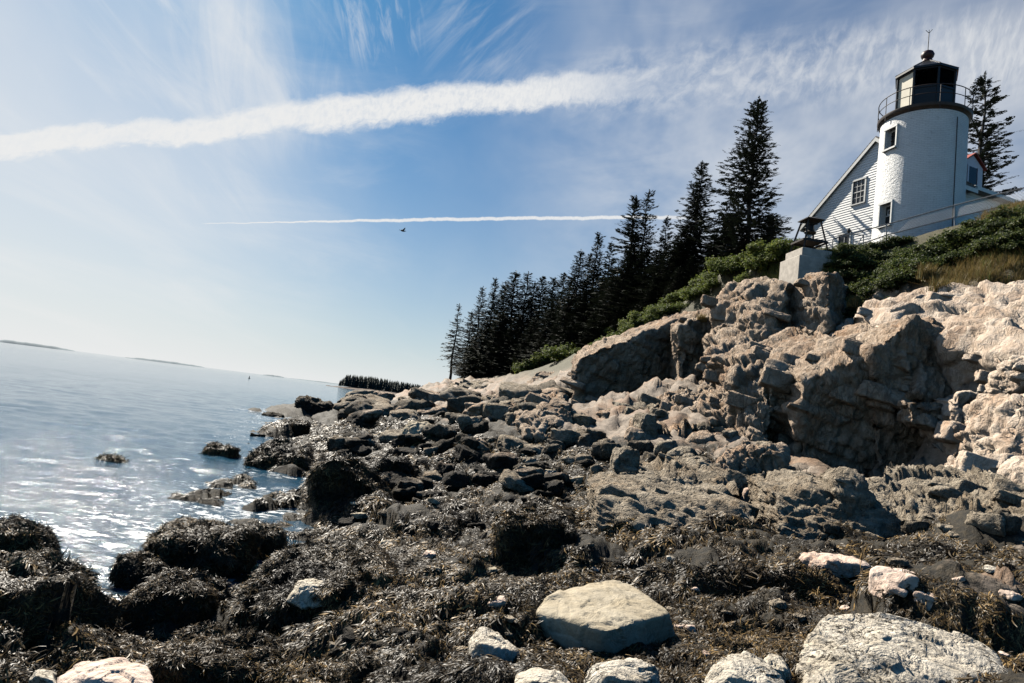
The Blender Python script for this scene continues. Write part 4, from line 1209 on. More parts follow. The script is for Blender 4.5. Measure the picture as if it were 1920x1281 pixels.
# ------------------------------------------------------------------ tower
TX, TY = 18.72, 30.0
TZ = 12.0
TOPZ = P(1725, 203, 28.4).z                 # underside of the gallery at the near side
HB = TOPZ - TZ
CAMA = math.atan2(-TX, -TY)                 # azimuth from tower to camera, clockwise from +Y
tower = empty('lighthouse', (TX, TY, TZ))
tag(tower, 'white painted brick lighthouse with black lantern and round railed gallery', 'lighthouse')
TR = lambda z: 1.90 - 0.07 * z / HB


def azdir(a): return Vector((math.sin(a), math.cos(a), 0))


def tower_mesh(wins):
    """cylinder wall with real window openings; wins: (azimuth, half width angle, z0, z1)"""
    ths = sorted(set([round(k * 2 * math.pi / 120, 5) for k in range(120)] + [round((a + s * h) % (2 * math.pi), 5) for a, h, _, _ in wins for s in (-1, 1)]))
    zs = sorted(set(list(np.linspace(-1.2, HB, 60).round(4)) + [round(q, 4) for w in wins for q in w[2:]]))
    bm = bmesh.new(); V = {}
    def vert(i, j, ins=0.0):
        k = (i % len(ths), j, ins)
        if k not in V:
            a = ths[i % len(ths)]; r = TR(zs[j]) - ins
            V[k] = bm.verts.new((math.sin(a) * r, math.cos(a) * r, zs[j]))
        return V[k]
    def inside(i, j):
        a = ths[i]; a2 = ths[(i + 1) % len(ths)]
        if a2 < a: a2 += 2 * math.pi
        m = (a + a2) / 2; z = (zs[j] + zs[j + 1]) / 2
        for c, h, z0, z1 in wins:
            d = (m - c + math.pi) % (2 * math.pi) - math.pi
            if abs(d) < h and z0 < z < z1: return True
        return False
    n = len(ths)
    for j in range(len(zs) - 1):
        for i in range(n):
            if not inside(i, j):
                f = bm.faces.new((vert(i, j), vert(i, j + 1), vert(i + 1, j + 1), vert(i + 1, j))); f.smooth = True
            else:
                for (a, b, di, dj) in (((i, j), (i, j + 1), -1, 0), ((i + 1, j), (i + 1, j + 1), 1, 0), ((i, j), (i + 1, j), 0, -1), ((i, j + 1), (i + 1, j + 1), 0, 1)):
                    if not inside((i + di) % n, j + dj):
                        bm.faces.new((vert(*a), vert(*b), vert(b[0], b[1], 0.26), vert(a[0], a[1], 0.26)))
    bmesh.ops.recalc_face_normals(bm, faces=bm.faces)
    me = bpy.data.meshes.new('brick_wall'); bm.to_mesh(me); bm.free(); me.materials.append(M_BRICK)
    return me


def on_tower(u, v):
    """where the ray of a pixel meets the tower wall: azimuth round the axis and local height"""
    d = ray(u, v); ys = np.linspace(26, 31, 4000)
    for y in ys:
        q = Vector((0, 0, EYE)) + d * (y / d.y)
        if math.hypot(q.x - TX, q.y - TY) < TR(q.z - TZ): return math.atan2(q.x - TX, q.y - TY) % (2 * math.pi), q.z - TZ
    return None


wa, wz = on_tower(1670, 260); wb, wz2 = on_tower(1660, 402)
WINS = [(wa, 0.165, wz - 0.50, wz + 0.50), (wb, 0.165, wz2 - 0.55, wz2 + 0.52)]
link('brick_wall', tower_mesh(WINS), tower)


def tower_window(a, hw, z0, z1, door):
    r = TR((z0 + z1) / 2)
    n = azdir(a); t = Vector((n.y, -n.x, 0)); w = r * math.sin(hw)
    base = n * (r * math.cos(hw) - 0.24)
    m = MB()
    for s in (-1, 1): m.sq(base + t * (s * (w - 0.03)) + Vector((0, 0, z0)), base + t * (s * (w - 0.03)) + Vector((0, 0, z1)), 0.07, 0.07, up=n)
    for z in (z0 + 0.03, z1 - 0.03): m.sq(base - t * w + Vector((0, 0, z)), base + t * w + Vector((0, 0, z)), 0.07, 0.07)
    fr = m.build('window', M_TRIM, tower)
    m = MB(); m.poly([base + t * s * w + n * -0.01 + Vector((0, 0, z)) for s, z in ((-1, z0), (1, z0), (1, z1), (-1, z1))]); m.build('pane', M_PANE, fr)
    m = MB()
    zm = (z0 + z1) / 2
    m.sq(base - t * w + n * 0.015 + Vector((0, 0, zm)), base + t * w + n * 0.015 + Vector((0, 0, zm)), 0.035)
    if not door:
        for zz in (z0 + (z1 - z0) * 0.25, z0 + (z1 - z0) * 0.75): m.sq(base - t * w + n * 0.012 + Vector((0, 0, zz)), base + t * w + n * 0.012 + Vector((0, 0, zz)), 0.025)
        m.sq(base + n * 0.015 + Vector((0, 0, z0)), base + n * 0.015 + Vector((0, 0, z1)), 0.025, up=n)
    m.build('muntin', M_DKWOOD if not door else M_TRIM, fr)
    if door:
        m = MB(); q = base + n * 0.03 + t * (-0.03) + Vector((0, 0, zm + 0.16)); s_ = 0.12
        for a_, b_ in (((-1, -1), (1, -1)), ((1, -1), (1, 1)), ((1, 1), (-1, 1)), ((-1, 1), (-1, -1))):
            m.sq(q + t * a_[0] * s_ + Vector((0, 0, a_[1] * s_)), q + t * b_[0] * s_ + Vector((0, 0, b_[1] * s_)), 0.028)
        m.build('square_frame', M_TRIM, fr)
    # lintel and sill stand proud of the wall
    m = MB()
    out = n * (r * math.cos(hw) + 0.035)
    m.sq(out - t * (w + 0.09) + Vector((0, 0, z0 - 0.045)), out + t * (w + 0.09) + Vector((0, 0, z0 - 0.045)), 0.20, 0.085)
    m.build('window_sill', M_TRIM, fr)
    m = MB()
    for s in (-1, 1): m.sq(out - n * 0.02 + t * (s * (w + 0.05)) + Vector((0, 0, z0)), out - n * 0.02 + t * (s * (w + 0.05)) + Vector((0, 0, z1)), 0.07, 0.10, up=n)
    m.sq(out - n * 0.02 - t * (w + 0.09) + Vector((0, 0, z1 + 0.05)), out - n * 0.02 + t * (w + 0.09) + Vector((0, 0, z1 + 0.05)), 0.12, 0.10)
    m.build('casing', M_TRIM, fr)


tower_window(*WINS[0], False); tower_window(*WINS[1], True)

# lightning cable down the right flank
ca, _ = on_tower(1791, 300)
m = MB()
for z in np.linspace(0.3, HB - 0.3, 9)[:-1]:
    st_ = (HB - 0.6) / 8
    m.bar(azdir(ca) * (TR(z) + 0.02) + Vector((0, 0, z)), azdir(ca) * (TR(z + st_) + 0.02) + Vector((0, 0, z + st_)), 0.018, 6)
m.build('conductor_cable', M_BROWNIRON, tower)

# gallery
m = MB(); m.lathe([(1.84, HB + 0.02), (1.88, HB + 0.09), (1.96, HB + 0.13), (1.99, HB + 0.20), (1.99, HB + 0.27), (1.2, HB + 0.30)], 96)
m.build('gallery_deck', M_BROWNIRON, tower, smooth=True)
GZ = HB + 0.27


def ring(name, r, z, tube, mat, n=72):
    bm = bmesh.new(); rings = []
    for k in range(n):
        a = 2 * math.pi * k / n
        rings.append([bm.verts.new((math.sin(a) * (r + tube * math.cos(b)), math.cos(a) * (r + tube * math.cos(b)), z + tube * math.sin(b))) for b in [i * 2 * math.pi / 6 for i in range(6)]])
    for k in range(n):
        A, Bq = rings[k], rings[(k + 1) % n]
        for i in range(6): bm.faces.new((A[i], A[(i + 1) % 6], Bq[(i + 1) % 6], Bq[i]))
    bmesh.ops.recalc_face_normals(bm, faces=bm.faces)
    me = bpy.data.meshes.new(name); bm.to_mesh(me); bm.free(); me.materials.append(mat)
    return link(name, me, tower)


ring('railing', 1.96, GZ + 0.88, 0.022, M_BROWNIRON); ring('railing', 1.96, GZ + 0.46, 0.018, M_BROWNIRON)
pm = MB().bar((0, 0, -0.32), (0, 0, 0.89), 0.018, 6).mesh('post', M_BROWNIRON)
for k in range(10):
    q = azdir(CAMA + R(18) + k * 2 * math.pi / 10) * 1.96
    link('post', pm, tower, (q.x, q.y, GZ))

# octagonal lantern
LR = 1.18; LB, LM, LT = GZ + 0.01, GZ + 1.18, GZ + 2.16
A0 = CAMA + R(0)                            # one face looks at the shore below
def lc(k, r=LR): return azdir(A0 + R(22.5) + k * R(45)) * (r / math.cos(R(22.5)))
lant = empty('lantern_room', (0, 0, 0)); lant.parent = tower
m = MB()
for k in range(8):
    a, b = lc(k), lc(k + 1)
    if k == 0: continue
    m.prism([a + Vector((0, 0, LB)), b + Vector((0, 0, LB)), b + Vector((0, 0, LM)), a + Vector((0, 0, LM))], -(a + b).normalized() * 0.05)
m.build('parapet', M_BLACK, lant)
m = MB()
for k in range(8): m.sq(lc(k) + Vector((0, 0, LB)), lc(k) + Vector((0, 0, LT)), 0.085, 0.085, up=lc(k))
for z in (LT - 0.04, LM + 0.02):
    for k in range(8):
        if z < LT - 0.1 and k == 0: continue
        m.sq(lc(k) + Vector((0, 0, z)), lc(k + 1) + Vector((0, 0, z)), 0.07, 0.08)
m.build('lantern_frame', M_BLACK, lant)
# faces (clockwise from the side facing the camera): 7 = facing camera, others round
for k in range(8):
    a, b = lc(k, LR - 0.03), lc(k + 1, LR - 0.03)
    q = [a + Vector((0, 0, LM + 0.05)), b + Vector((0, 0, LM + 0.05)), b + Vector((0, 0, LT - 0.07)), a + Vector((0, 0, LT - 0.07))]
    if k == 0:
        q[0] = a + Vector((0, 0, LB)); q[1] = b + Vector((0, 0, LB))
        MB().prism(q, -(a + b).normalized() * 0.03).build('door', M_CURTAIN, lant)
    elif k in (3, 4, 2):
        MB().prism(q, -(a + b).normalized() * 0.03).build('blank_panel', M_BLACK, lant)
    else:
        MB().prism(q, -(a + b).normalized() * 0.012).build('glazing', M_GLASS, lant)
# roof
RR_ = 1.30
m = MB(); ap = Vector((0, 0, LT + 0.92))
rim = [azdir(A0 + R(22.5) + k * R(45)) * (RR_ / math.cos(R(22.5))) for k in range(8)]
bm = m.bm
lo = [bm.verts.new(q + Vector((0, 0, LT - 0.02))) for q in rim]; hi = [bm.verts.new(q + Vector((0, 0, LT + 0.08))) for q in rim]
tp = [bm.verts.new(q.normalized() * 0.20 + ap) for q in rim]
for k in range(8):
    j = (k + 1) % 8
    bm.faces.new((lo[k], lo[j], hi[j], hi[k])); bm.faces.new((hi[k], hi[j], tp[j], tp[k]))
bm.faces.new(list(reversed(lo))); bm.faces.new(tp)
rf = m.build('roof', M_BLACK, tower)
m = MB()
for k in range(8): m.sq(rim[k] + Vector((0, 0, LT + 0.09)), rim[k].normalized() * 0.2 + ap + Vector((0, 0, 0.01)), 0.035)
m.build('roof_rib', M_BLACK, rf)
m = MB(); m.lathe([(0.27, ap.z - 0.03), (0.22, ap.z + 0.07), (0.19, ap.z + 0.15), (0.27, ap.z + 0.24), (0.30, ap.z + 0.36), (0.24, ap.z + 0.50), (0.11, ap.z + 0.58), (0.04, ap.z + 0.62)], 24)
vb = m.build('ventilator_ball', M_RED, tower, smooth=True)
m = MB(); zt = ap.z + 0.62; m.bar((0, 0, zt - 0.05), (0, 0, zt + 0.95), 0.020, 6)
for dx_ in (-0.12, 0.0, 0.12): m.bar((0, 0, zt + 0.9), (dx_, -dx_ * 0.6, zt + 1.08), 0.014, 5)
m.build('lightning_rod', M_BLACK, tower)
m = MB(); m.lathe([(0.10, LM - 0.4), (0.10, LM + 0.02), (0.24, LM + 0.06), (0.27, LM + 0.22), (0.20, LM + 0.40), (0.07, LM + 0.48)], 20)
ln = m.build('lens', M_BRASS, tower, smooth=True)
MB().bar((0, 0, GZ), (0, 0, LM - 0.38), 0.12, 12).build('lens_pedestal', M_BLACK, tower)

# ------------------------------------------------------------------ keeper's house behind the tower
HE = Vector((math.sin(R(-21)), math.cos(R(-21)), 0))        # along the gable wall, away from the camera
HN = Vector((math.sin(R(-111)), math.cos(R(-111)), 0))      # outward normal of the gable wall
HA = -HN                                                    # along the ridge, inland
N0 = Vector((21.0, 33.0, 0)) - HE * 1.55                     # near corner of the gable wall
WID = 9.5
EAV, APX = 16.80, 20.74
GRD = 12.0
LEN = 0.8
house = empty('keepers_house', (N0.x, N0.y, GRD)); tag(house, "white clapboard keeper's house with steep gable standing behind the lighthouse", 'house')
hl = Vector((N0.x, N0.y, GRD))
def HP(t, d, z): return Vector((N0.x, N0.y, 0)) + HE * t + HA * d + Vector((0, 0, z)) - hl
def gable_z(t): return EAV + (APX - EAV) * (1 - abs(t - WID / 2) / (WID / 2))


def siding(name, t0, t1, z0, ztop, place, nrm, holes=(), step=0.155):
    """lapped boards; place(t, z) gives the wall point; boards stop at window openings"""
    m = MB(); z = z0
    zmax = max(ztop(t0), ztop(t1), ztop((t0 + t1) / 2))
    while z < zmax - 0.02:
        zt = min(z + step, zmax)
        # span where the wall is at least this high
        ts = np.linspace(t0, t1, 400); okk = [q for q in ts if ztop(q) >= z + 0.01]
        if not okk: break
        a, b = okk[0], okk[-1]
        a2 = [q for q in ts if ztop(q) >= zt - 1e-6]
        a2, b2 = (a2[0], a2[-1]) if a2 else ((a + b) / 2, (a + b) / 2)
        cuts = [(a, b, a2, b2)]
        for h0, h1, g0, g1 in holes:
            if zt > g0 and z < g1:
                nc = []
                for s0, s1, p0, p1 in cuts:
                    if h0 > s0 and h1 < s1: nc += [(s0, h0, p0, h0), (h1, s1, h1, p1)]
                    else: nc.append((s0, s1, p0, p1))
                cuts = nc
        for s0, s1, p0, p1 in cuts:
            q = [place(s0, z) + nrm * 0.032, place(s1, z) + nrm * 0.032, place(p1, zt) + nrm * 0.010, place(p0, zt) + nrm * 0.010]
            bv = [m.bm.verts.new(x) for x in q]; m.bm.faces.new(bv)
            lw = [m.bm.verts.new(place(s0, z)), m.bm.verts.new(place(s1, z))]
            m.bm.faces.new((bv[0], bv[1], lw[1], lw[0]))
        z += step
    o = link(name, m.mesh(name, M_SIDING), house)
    return o


GW = []   # gable windows (t, z0, z1, half width) found from the photograph's rays
def on_gable(u, v):
    d = ray(u, v); n = HN; k = (Vector((N0.x, N0.y, 0)) - Vector((0, 0, EYE))).dot(n) / d.dot(n)
    q = Vector((0, 0, EYE)) + d * k
    return (q - Vector((N0.x, N0.y, 0))).dot(HE), q.z


tw, zw = on_gable(1611, 360); tb, zb = on_gable(1583, 458)
hls = [(tw - 0.42, tw + 0.42, zw - 0.72, zw + 0.72), (tb - 0.42, tb + 0.42, zb - 0.75, zb + 0.62)]
# wall core
m = MB(); m.prism([HP(0, 0.004, GRD - 0.5), HP(WID, 0.004, GRD - 0.5), HP(WID, 0.004, EAV), HP(WID / 2, 0.004, APX), HP(0, 0.004, EAV)], HA * LEN)
m.build('wall', M_WPAINT, house)
siding('gable_siding', 0.0, WID, GRD, gable_z, lambda t, z: HP(t, 0, z), HN, hls)
WLEN = 11.0
m = MB(); m.prism([HP(0.004, LEN + 0.004, GRD - 0.5), HP(WID, LEN + 0.004, GRD - 0.5), HP(WID, LEN + 0.004, EAV - 0.02), HP(0.004, LEN + 0.004, EAV - 0.02)], HA * (WLEN - LEN))
m.build('wing_wall', M_WPAINT, house)
m = MB(); m.prism([HP(-0.45, LEN + 0.01, EAV - 0.30), HP(WID + 0.4, LEN + 0.01, EAV - 0.30), HP(WID + 0.4, LEN + 0.01, EAV - 0.1), HP(WID / 2, LEN + 0.01, EAV + 0.75), HP(-0.45, LEN + 0.01, EAV - 0.1)], HA * (WLEN - LEN + 0.3))
m.build('wing_roof', M_TRIM, house)
siding('side_siding', 0.0, WLEN, GRD, lambda t: EAV, lambda t, z: HP(-0.004, t, z), -HE)


def house_window(place, t, z0, z1, hw, n, cols=2, rows=4):
    m = MB()
    for s in (-1, 1): m.sq(place(t + s * (hw + 0.05), z0 - 0.05) + n * 0.04, place(t + s * (hw + 0.05), z1 + 0.05) + n * 0.04, 0.10, 0.07, up=n)
    m.sq(place(t - hw - 0.10, z1 + 0.06) + n * 0.045, place(t + hw + 0.10, z1 + 0.06) + n * 0.045, 0.09, 0.11)
    m.sq(place(t - hw - 0.12, z0 - 0.06) + n * 0.055, place(t + hw + 0.12, z0 - 0.06) + n * 0.055, 0.12, 0.07)
    w = m.build('window', M_TRIM, house)
    MB().poly([place(t + s * hw, z) + n * 0.008 for s, z in ((-1, z0), (1, z0), (1, z1), (-1, z1))]).build('pane', M_PANE, w)
    m = MB()
    for i in range(1, rows):
        z = z0 + (z1 - z0) * i / rows; m.sq(place(t - hw, z) + n * 0.02, place(t + hw, z) + n * 0.02, 0.028 if i != rows // 2 else 0.05)
    for i in range(1, cols + 1):
        tt = t - hw + 2 * hw * i / (cols + 1); m.sq(place(tt, z0) + n * 0.018, place(tt, z1) + n * 0.018, 0.028, up=n)
    m.build('muntin', M_TRIM, w)


house_window(lambda t, z: HP(t, 0, z), tw, zw - 0.70, zw + 0.70, 0.40, HN, 2, 4)
house_window(lambda t, z: HP(t, 0, z), tb, zb - 0.72, zb + 0.60, 0.38, HN, 1, 2)
# roof slabs with overhang, rake boards and eaves
OV = 0.18
def rp(t, d, dz=0.0): 
    return HP(t, d, EAV + (APX - EAV) * (1 - abs(t - WID / 2) / (WID / 2)) + dz)
for s, (ta, tb_) in enumerate(((-0.45, WID / 2), (WID + 0.45, WID / 2))):
    m = MB(); m.prism([rp(ta, -OV, 0.10), rp(tb_, -OV, 0.10), rp(tb_, LEN + OV, 0.10), rp(ta, LEN + OV, 0.10)], (0, 0, 0.09))
    r_ = m.build('roof', M_ROOF, house)
    # courses of shingles show as thin steps
    m = MB(); up = (rp(tb_, 0) - rp(ta, 0)).normalized(); nr = up.cross(HA); nr = nr if nr.z > 0 else -nr
    L = (rp(tb_, 0) - rp(ta, 0)).length
    for k in range(int(L / 0.2)):
        q0 = rp(ta, -OV, 0.19) + up * (k * 0.2); q1 = rp(ta, LEN + OV, 0.19) + up * (k * 0.2)
        m.poly([q0 + nr * 0.03, q1 + nr * 0.03, q1 + up * 0.2 + nr * 0.004, q0 + up * 0.2 + nr * 0.004]); m.poly([q0 + nr * 0.03, q1 + nr * 0.03, q1, q0])
    m.build('shingle_course', M_ROOF, r_)
    m = MB()
    m.prism([rp(ta, -OV - 0.03, 0.10), rp(tb_, -OV - 0.03, 0.10), rp(tb_, -OV - 0.03, -0.14), rp(ta, -OV - 0.03, -0.14)], HA * 0.028)
    m.prism([rp(ta, -OV, -0.10), rp(tb_, -OV, -0.10), rp(tb_, -0.04, -0.10), rp(ta, -0.04, -0.10)], (0, 0, 0.02))
    m.build('rake_board', M_TRIM, house)
    m = MB(); m.sq(HP(ta - (0.02 if s == 0 else -0.02), -OV, EAV - 0.42), HP(ta - (0.02 if s == 0 else -0.02), LEN + OV, EAV - 0.42), 0.05, 0.22); m.build('fascia_board', M_TRIM, house)
    m = MB(); tt = -0.22 if s == 0 else WID + 0.22
    m.sq(HP(tt, -OV, EAV - 0.38), HP(tt, LEN + OV, EAV - 0.38), 0.44, 0.03); m.build('soffit', M_TRIM, house)
# corner boards
for t in (0.05, WID - 0.05): MB().sq(HP(t, -0.045, GRD), HP(t, -0.045, EAV), 0.12, 0.05, up=HN).build('corner_board', M_TRIM, house)


# dormer on the side slope, red roofed
def on_side(u, v, tplane):
    d = ray(u, v); n = HE; k = (Vector((N0.x, N0.y, 0)) + HE * tplane - Vector((0, 0, EYE))).dot(n) / d.dot(n)
    q = Vector((0, 0, EYE)) + d * k
    return (q - Vector((N0.x, N0.y, 0))).dot(HA), q.z


DT = 0.9
dd_, dz_ = on_side(1820, 352, DT)
_, dzt = on_side(1818, 308, DT); dl, _ = on_side(1803, 352, DT); dr, _ = on_side(1841, 352, DT)
dw = (dr - dl) / 2; dc = (dr + dl) / 2
m = MB(); m.prism([HP(DT, dc - dw, dz_ - 0.25), HP(DT, dc + dw, dz_ - 0.25), HP(DT, dc + dw, dzt), HP(DT, dc, dzt + dw * 0.72), HP(DT, dc - dw, dzt)], HE * 3.2)
dm = m.build('dormer', M_PINKT, house)
m = MB()
for s in (-1, 1): m.prism([HP(DT - 0.14, dc, dzt + dw * 0.72 + 0.05), HP(DT - 0.14, dc + s * (dw + 0.16), dzt - 0.08), HP(DT + 3.2, dc + s * (dw + 0.16), dzt - 0.08), HP(DT + 3.2, dc, dzt + dw * 0.72 + 0.05)], (0, 0, 0.07))
m.build('dormer_roof', M_REDROOF, dm)
m = MB(); m.poly([HP(DT - 0.012, dc + s * dw * 0.42, z) for s, z in ((-1, dz_ + 0.02), (1, dz_ + 0.02), (1, dzt - 0.1), (-1, dzt - 0.1))]); m.build('pane', M_PANE, dm)
for s in (-1, 1): MB().sq(HP(DT - 0.02, dc + s * dw * 0.50, dz_ - 0.02), HP(DT - 0.02, dc + s * dw * 0.50, dzt - 0.06), 0.1, 0.05, up=HE).build('casing', M_PINKT, dm)

# ------------------------------------------------------------------ bell in its frame on a plinth
BY = 27.0
bx0 = P(1474, 490, BY); bx1 = P(1548, 480, BY)
bc = P(1516, 474, BY + 0.5)
BZ = bc.z                                   # top of the plinth
ba = R(6)
def bl(x, y, z): 
    return Vector((x * math.cos(ba) - y * math.sin(ba), x * math.sin(ba) + y * math.cos(ba), z))
pl = empty('bell_plinth', (bc.x, bc.y, BZ)); tag(pl, 'stepped pale concrete plinth under the bell frame at the bluff edge', 'plinth')
MB().box(bl(0, 0, -0.20), (1.36, 1.36, 0.40), ba).build('upper_step', M_CONC, pl, bevel=0.02)
MB().box(bl(-0.10, -0.05, -1.15), (1.55, 1.6, 1.5), ba).build('lower_step', M_CONC, pl, bevel=0.025)
bs_ = empty('bell_stand', (bc.x, bc.y, BZ)); tag(bs_, 'dark timber frame with splayed legs and pyramid cap holding a bell', 'bell stand')
BH = P(1518, 410, BY + 0.5).z - BZ
for sx_, sy_ in ((-1, -1), (1, -1), (1, 1), (-1, 1)):
    MB().sq(bl(sx_ * 0.56, sy_ * 0.56, 0.0), bl(sx_ * 0.28, sy_ * 0.28, BH - 0.12), 0.062).build('leg', M_DKWOOD, bs_)
m = MB(); zf = 0.42; rr_ = 0.50
for a_, b_ in (((-1, -1), (1, -1)), ((1, -1), (1, 1)), ((1, 1), (-1, 1)), ((-1, 1), (-1, -1))):
    m.sq(bl(a_[0] * rr_ * 1.12, a_[1] * rr_, zf), bl(b_[0] * rr_ * 1.12, b_[1] * rr_, zf), 0.05, 0.08)
m.box(bl(0, 0, zf + 0.06), (1.02, 1.02, 0.03), ba)
m.build('platform', M_DKWOOD, bs_)
m = MB(); c4 = [bl(x * 0.40, y * 0.40, BH - 0.12) for x, y in ((-1, -1), (1, -1), (1, 1), (-1, 1))]
m.prism(c4, (0, 0, 0.035)); 
apx = Vector((0, 0, BH + 0.10))
for k in range(4): m.poly([c4[k] + Vector((0, 0, 0.037)), c4[(k + 1) % 4] + Vector((0, 0, 0.037)), apx])
m.build('cap', M_DKWOOD, bs_)
MB().sq(bl(-0.30, 0, BH - 0.19), bl(0.30, 0, BH - 0.19), 0.06).build('crossbeam', M_DKWOOD, bs_)
bell = empty('bell', (bc.x, bc.y, BZ + BH - 0.26)); tag(bell, 'bronze fog bell hanging under the pyramid cap of its frame', 'bell')
m = MB(); m.lathe([(0.245, -0.40), (0.25, -0.375), (0.19, -0.30), (0.145, -0.18), (0.13, -0.06), (0.08, -0.01), (0.03, 0.03)], 28); m.build('bell_body', M_BELL, bell, smooth=True)
m = MB(); m.bar((0, 0, -0.05), (0, 0, -0.43), 0.013, 6); m.sphere((0, 0, -0.43), 0.038); m.build('clapper', M_BELL, bell)

# ------------------------------------------------------------------ railing that climbs past the tower, wire netting on its upper part
rail_top = [P(1562, 448, 28.6), P(1662, 421, 28.0), P(1790, 385, 26.6), P(1925, 351, 25.0), P(2060, 318, 23.6)]
rail_bot = [P(1558, 478, 28.6), P(1662, 441, 28.0), P(1790, 408, 26.6), P(1925, 376, 25.0), P(2060, 345, 23.6)]
fence = empty('railing_fence', rail_top[1] - Vector((0, 0, 1.0))); tag(fence, 'grey pipe railing with wire netting climbing the bluff in front of the lighthouse', 'fence')
fo = fence.location
def chain(name, pts, r, mat, par):
    m = MB()
    for a, b in zip(pts, pts[1:]): m.bar(a - fo, b - fo, r, 8)
    for a in pts: m.sphere(a - fo, r * 1.05, n=8)
    return m.build(name, mat, par)
chain('top_rail', rail_top, 0.028, M_STEEL, fence); chain('lower_rail', rail_bot, 0.026, M_STEEL, fence)
for a, b in zip(rail_top, rail_bot): 
    low = b + (b - a).normalized() * 0.55
    MB().bar(a - fo, low - fo, 0.028, 8).build('post', M_STEEL, fence)
m = MB(); q0, q1 = P(1555, 478, 28.6), P(1548, 482, 28.6)
# diamond netting of real wires between the two rails from the third post on
m = MB()
def along(pts, s):
    Ls = [(b - a).length for a, b in zip(pts, pts[1:])]
    for L, a, b in zip(Ls, pts, pts[1:]):
        if s <= L: return a.lerp(b, s / L)
        s -= L
    return pts[-1]
tot = sum((b - a).length for a, b in zip(rail_top, rail_top[1:])); first = (rail_top[1] - rail_top[0]).length * 1.25
s = first
while s < tot - 0.6:
    for sg in (1, -1):
        a = along(rail_top, s + (0 if sg > 0 else 0.5)); b = along(rail_bot, s * (sum((b - a).length for a, b in zip(rail_bot, rail_bot[1:])) / tot) + (0.5 if sg > 0 else 0.0))
        m.bar(a - fo, b - fo, 0.0045, 3)
    s += 0.11
m.build('wire_netting', M_STEEL, fence)
# gate leaf at the lower end and the little lamp post by the basement window
gate = empty('gate', P(1600, 468, 29.2)); tag(gate, 'small pipe gate at the lower end of the railing before the house', 'gate')
go = gate.location
m = MB()
ga, gb = P(1600, 440, 29.3) - go, P(1619, 441, 29.3) - go
gc, gd = P(1600, 470, 29.3) - go, P(1619, 468, 29.3) - go
for a, b in ((ga, gb), (gc, gd), (ga, gc), (gb, gd), (gb, gc)): m.bar(a, b, 0.024, 6)
m.build('gate_frame', M_STEEL, gate)
lp = empty('lamp_post', P(1589, 470, 29.8)); tag(lp, 'short dark post lamp beside the basement window of the house', 'post lamp')
lh = P(1588, 436, 29.8).z - lp.location.z
MB().bar((0, 0, -0.2), (0, 0, lh), 0.03, 8).build('post', M_BLACK, lp)
m = MB(); m.lathe([(0.05, lh), (0.09, lh + 0.04), (0.09, lh + 0.14), (0.03, lh + 0.2)], 12); m.build('lamp_head', M_BLACK, lp)
# far railing by the wood
r0 = [P(1288, 545, 40), P(1340, 526, 39)]; r1 = [P(1290, 556, 40), P(1340, 536, 39)]
f2 = empty('railing_fence', r0[0] - Vector((0, 0, 0.8))); tag(f2, 'short grey railing showing between the dark trees and the hedge', 'fence')
fo = f2.location
chain('top_rail', r0, 0.035, M_STEEL, f2); chain('lower_rail', r1, 0.03, M_STEEL, f2)
for a in (r0[0], r0[0].lerp(r0[1], 0.5), r0[1]): MB().bar(a - fo, a - fo - Vector((0, 0, 0.9)), 0.03, 6).build('post', M_STEEL, f2)
# concrete path behind the hedge on the right
m = MB(); pa = [P(1872, 418, 23.6), P(1935, 398, 23.0), P(2080, 370, 22), P(2080, 430, 21.6), P(1935, 432, 22.4)]
m.prism(pa, (0.05, 0.6, -0.3)); pw = m.build('concrete_path', M_CONC, None); tag(pw, kind='structure')

# ================================================================== PLANTS
def spray_template(seed):
    """a flat twig of needles: a main blade with side blades"""
    rg = np.random.default_rng(seed); V = []; F = []
    def blade(o, d, L, w, up):
        o = np.array(o, float); d = np.array([d[0], d[1], 0.0]); n = np.array([-d[1], d[0], 0]); b = len(V)
        V.extend([o - n * w * 0.3, o + n * w * 0.3, o + d * L * 0.55 + n * w + [0, 0, up * 0.5], o + d * L + [0, 0, up], o + d * L * 0.55 - n * w + [0, 0, up * 0.5]])
        F.append((b, b + 4, b + 2, b + 1)); F.append((b + 4, b + 3, b + 3, b + 2))
    blade((0, 0, 0), (1, 0), 1.0, 0.10, 0.05)
    for t in (0.1, 0.3, 0.5, 0.68):
        for s in (-1, 1):
            a = s * rg.uniform(0.6, 1.0); L = (1 - t) * 0.62 * rg.uniform(0.8, 1.2)
            blade((t, 0, rg.normal(0, 0.02)), (math.cos(a), math.sin(a)), L, 0.085, rg.normal(-0.03, 0.08))
    F2 = [f for f in F]
    return np.array(V), np.array([[f[0], f[1], f[2]] for f in F2] + [[f[0], f[2], f[3]] for f in F2 if f[1] != f[2] and f[2] != f[3]])


def tri_spray(seed):
    V, F = spray_template(seed)
    F = np.array([f for f in F if len(set(f)) == 3]); return V, F


SPR = [tri_spray(s) for s in range(4)]


def place_dir(temps, pts, dirs, ups, scale, rg):
    out_v, out_f, base = [], [], 0
    pick = rg.integers(0, len(temps), len(pts))
    x = dirs / np.linalg.norm(dirs, axis=1)[:, None]
    z = ups - x * (ups * x).sum(1)[:, None]; z /= np.maximum(np.linalg.norm(z, axis=1), 1e-6)[:, None]
    y = np.cross(z, x)
    for t, (tv, tf) in enumerate(temps):
        m = np.nonzero(pick == t)[0]
        if not len(m): continue
        q = (x[m, None] * tv[None, :, 0:1] + y[m, None] * tv[None, :, 1:2] + z[m, None] * tv[None, :, 2:3]) * scale[m, None, None] + pts[m, None]
        out_v.append(q.reshape(-1, 3)); out_f.append((tf[None] + (np.arange(len(m)) * len(tv))[:, None, None] + base).reshape(-1, tf.shape[1])); base += len(m) * len(tv)
    return np.concatenate(out_v), np.concatenate(out_f)


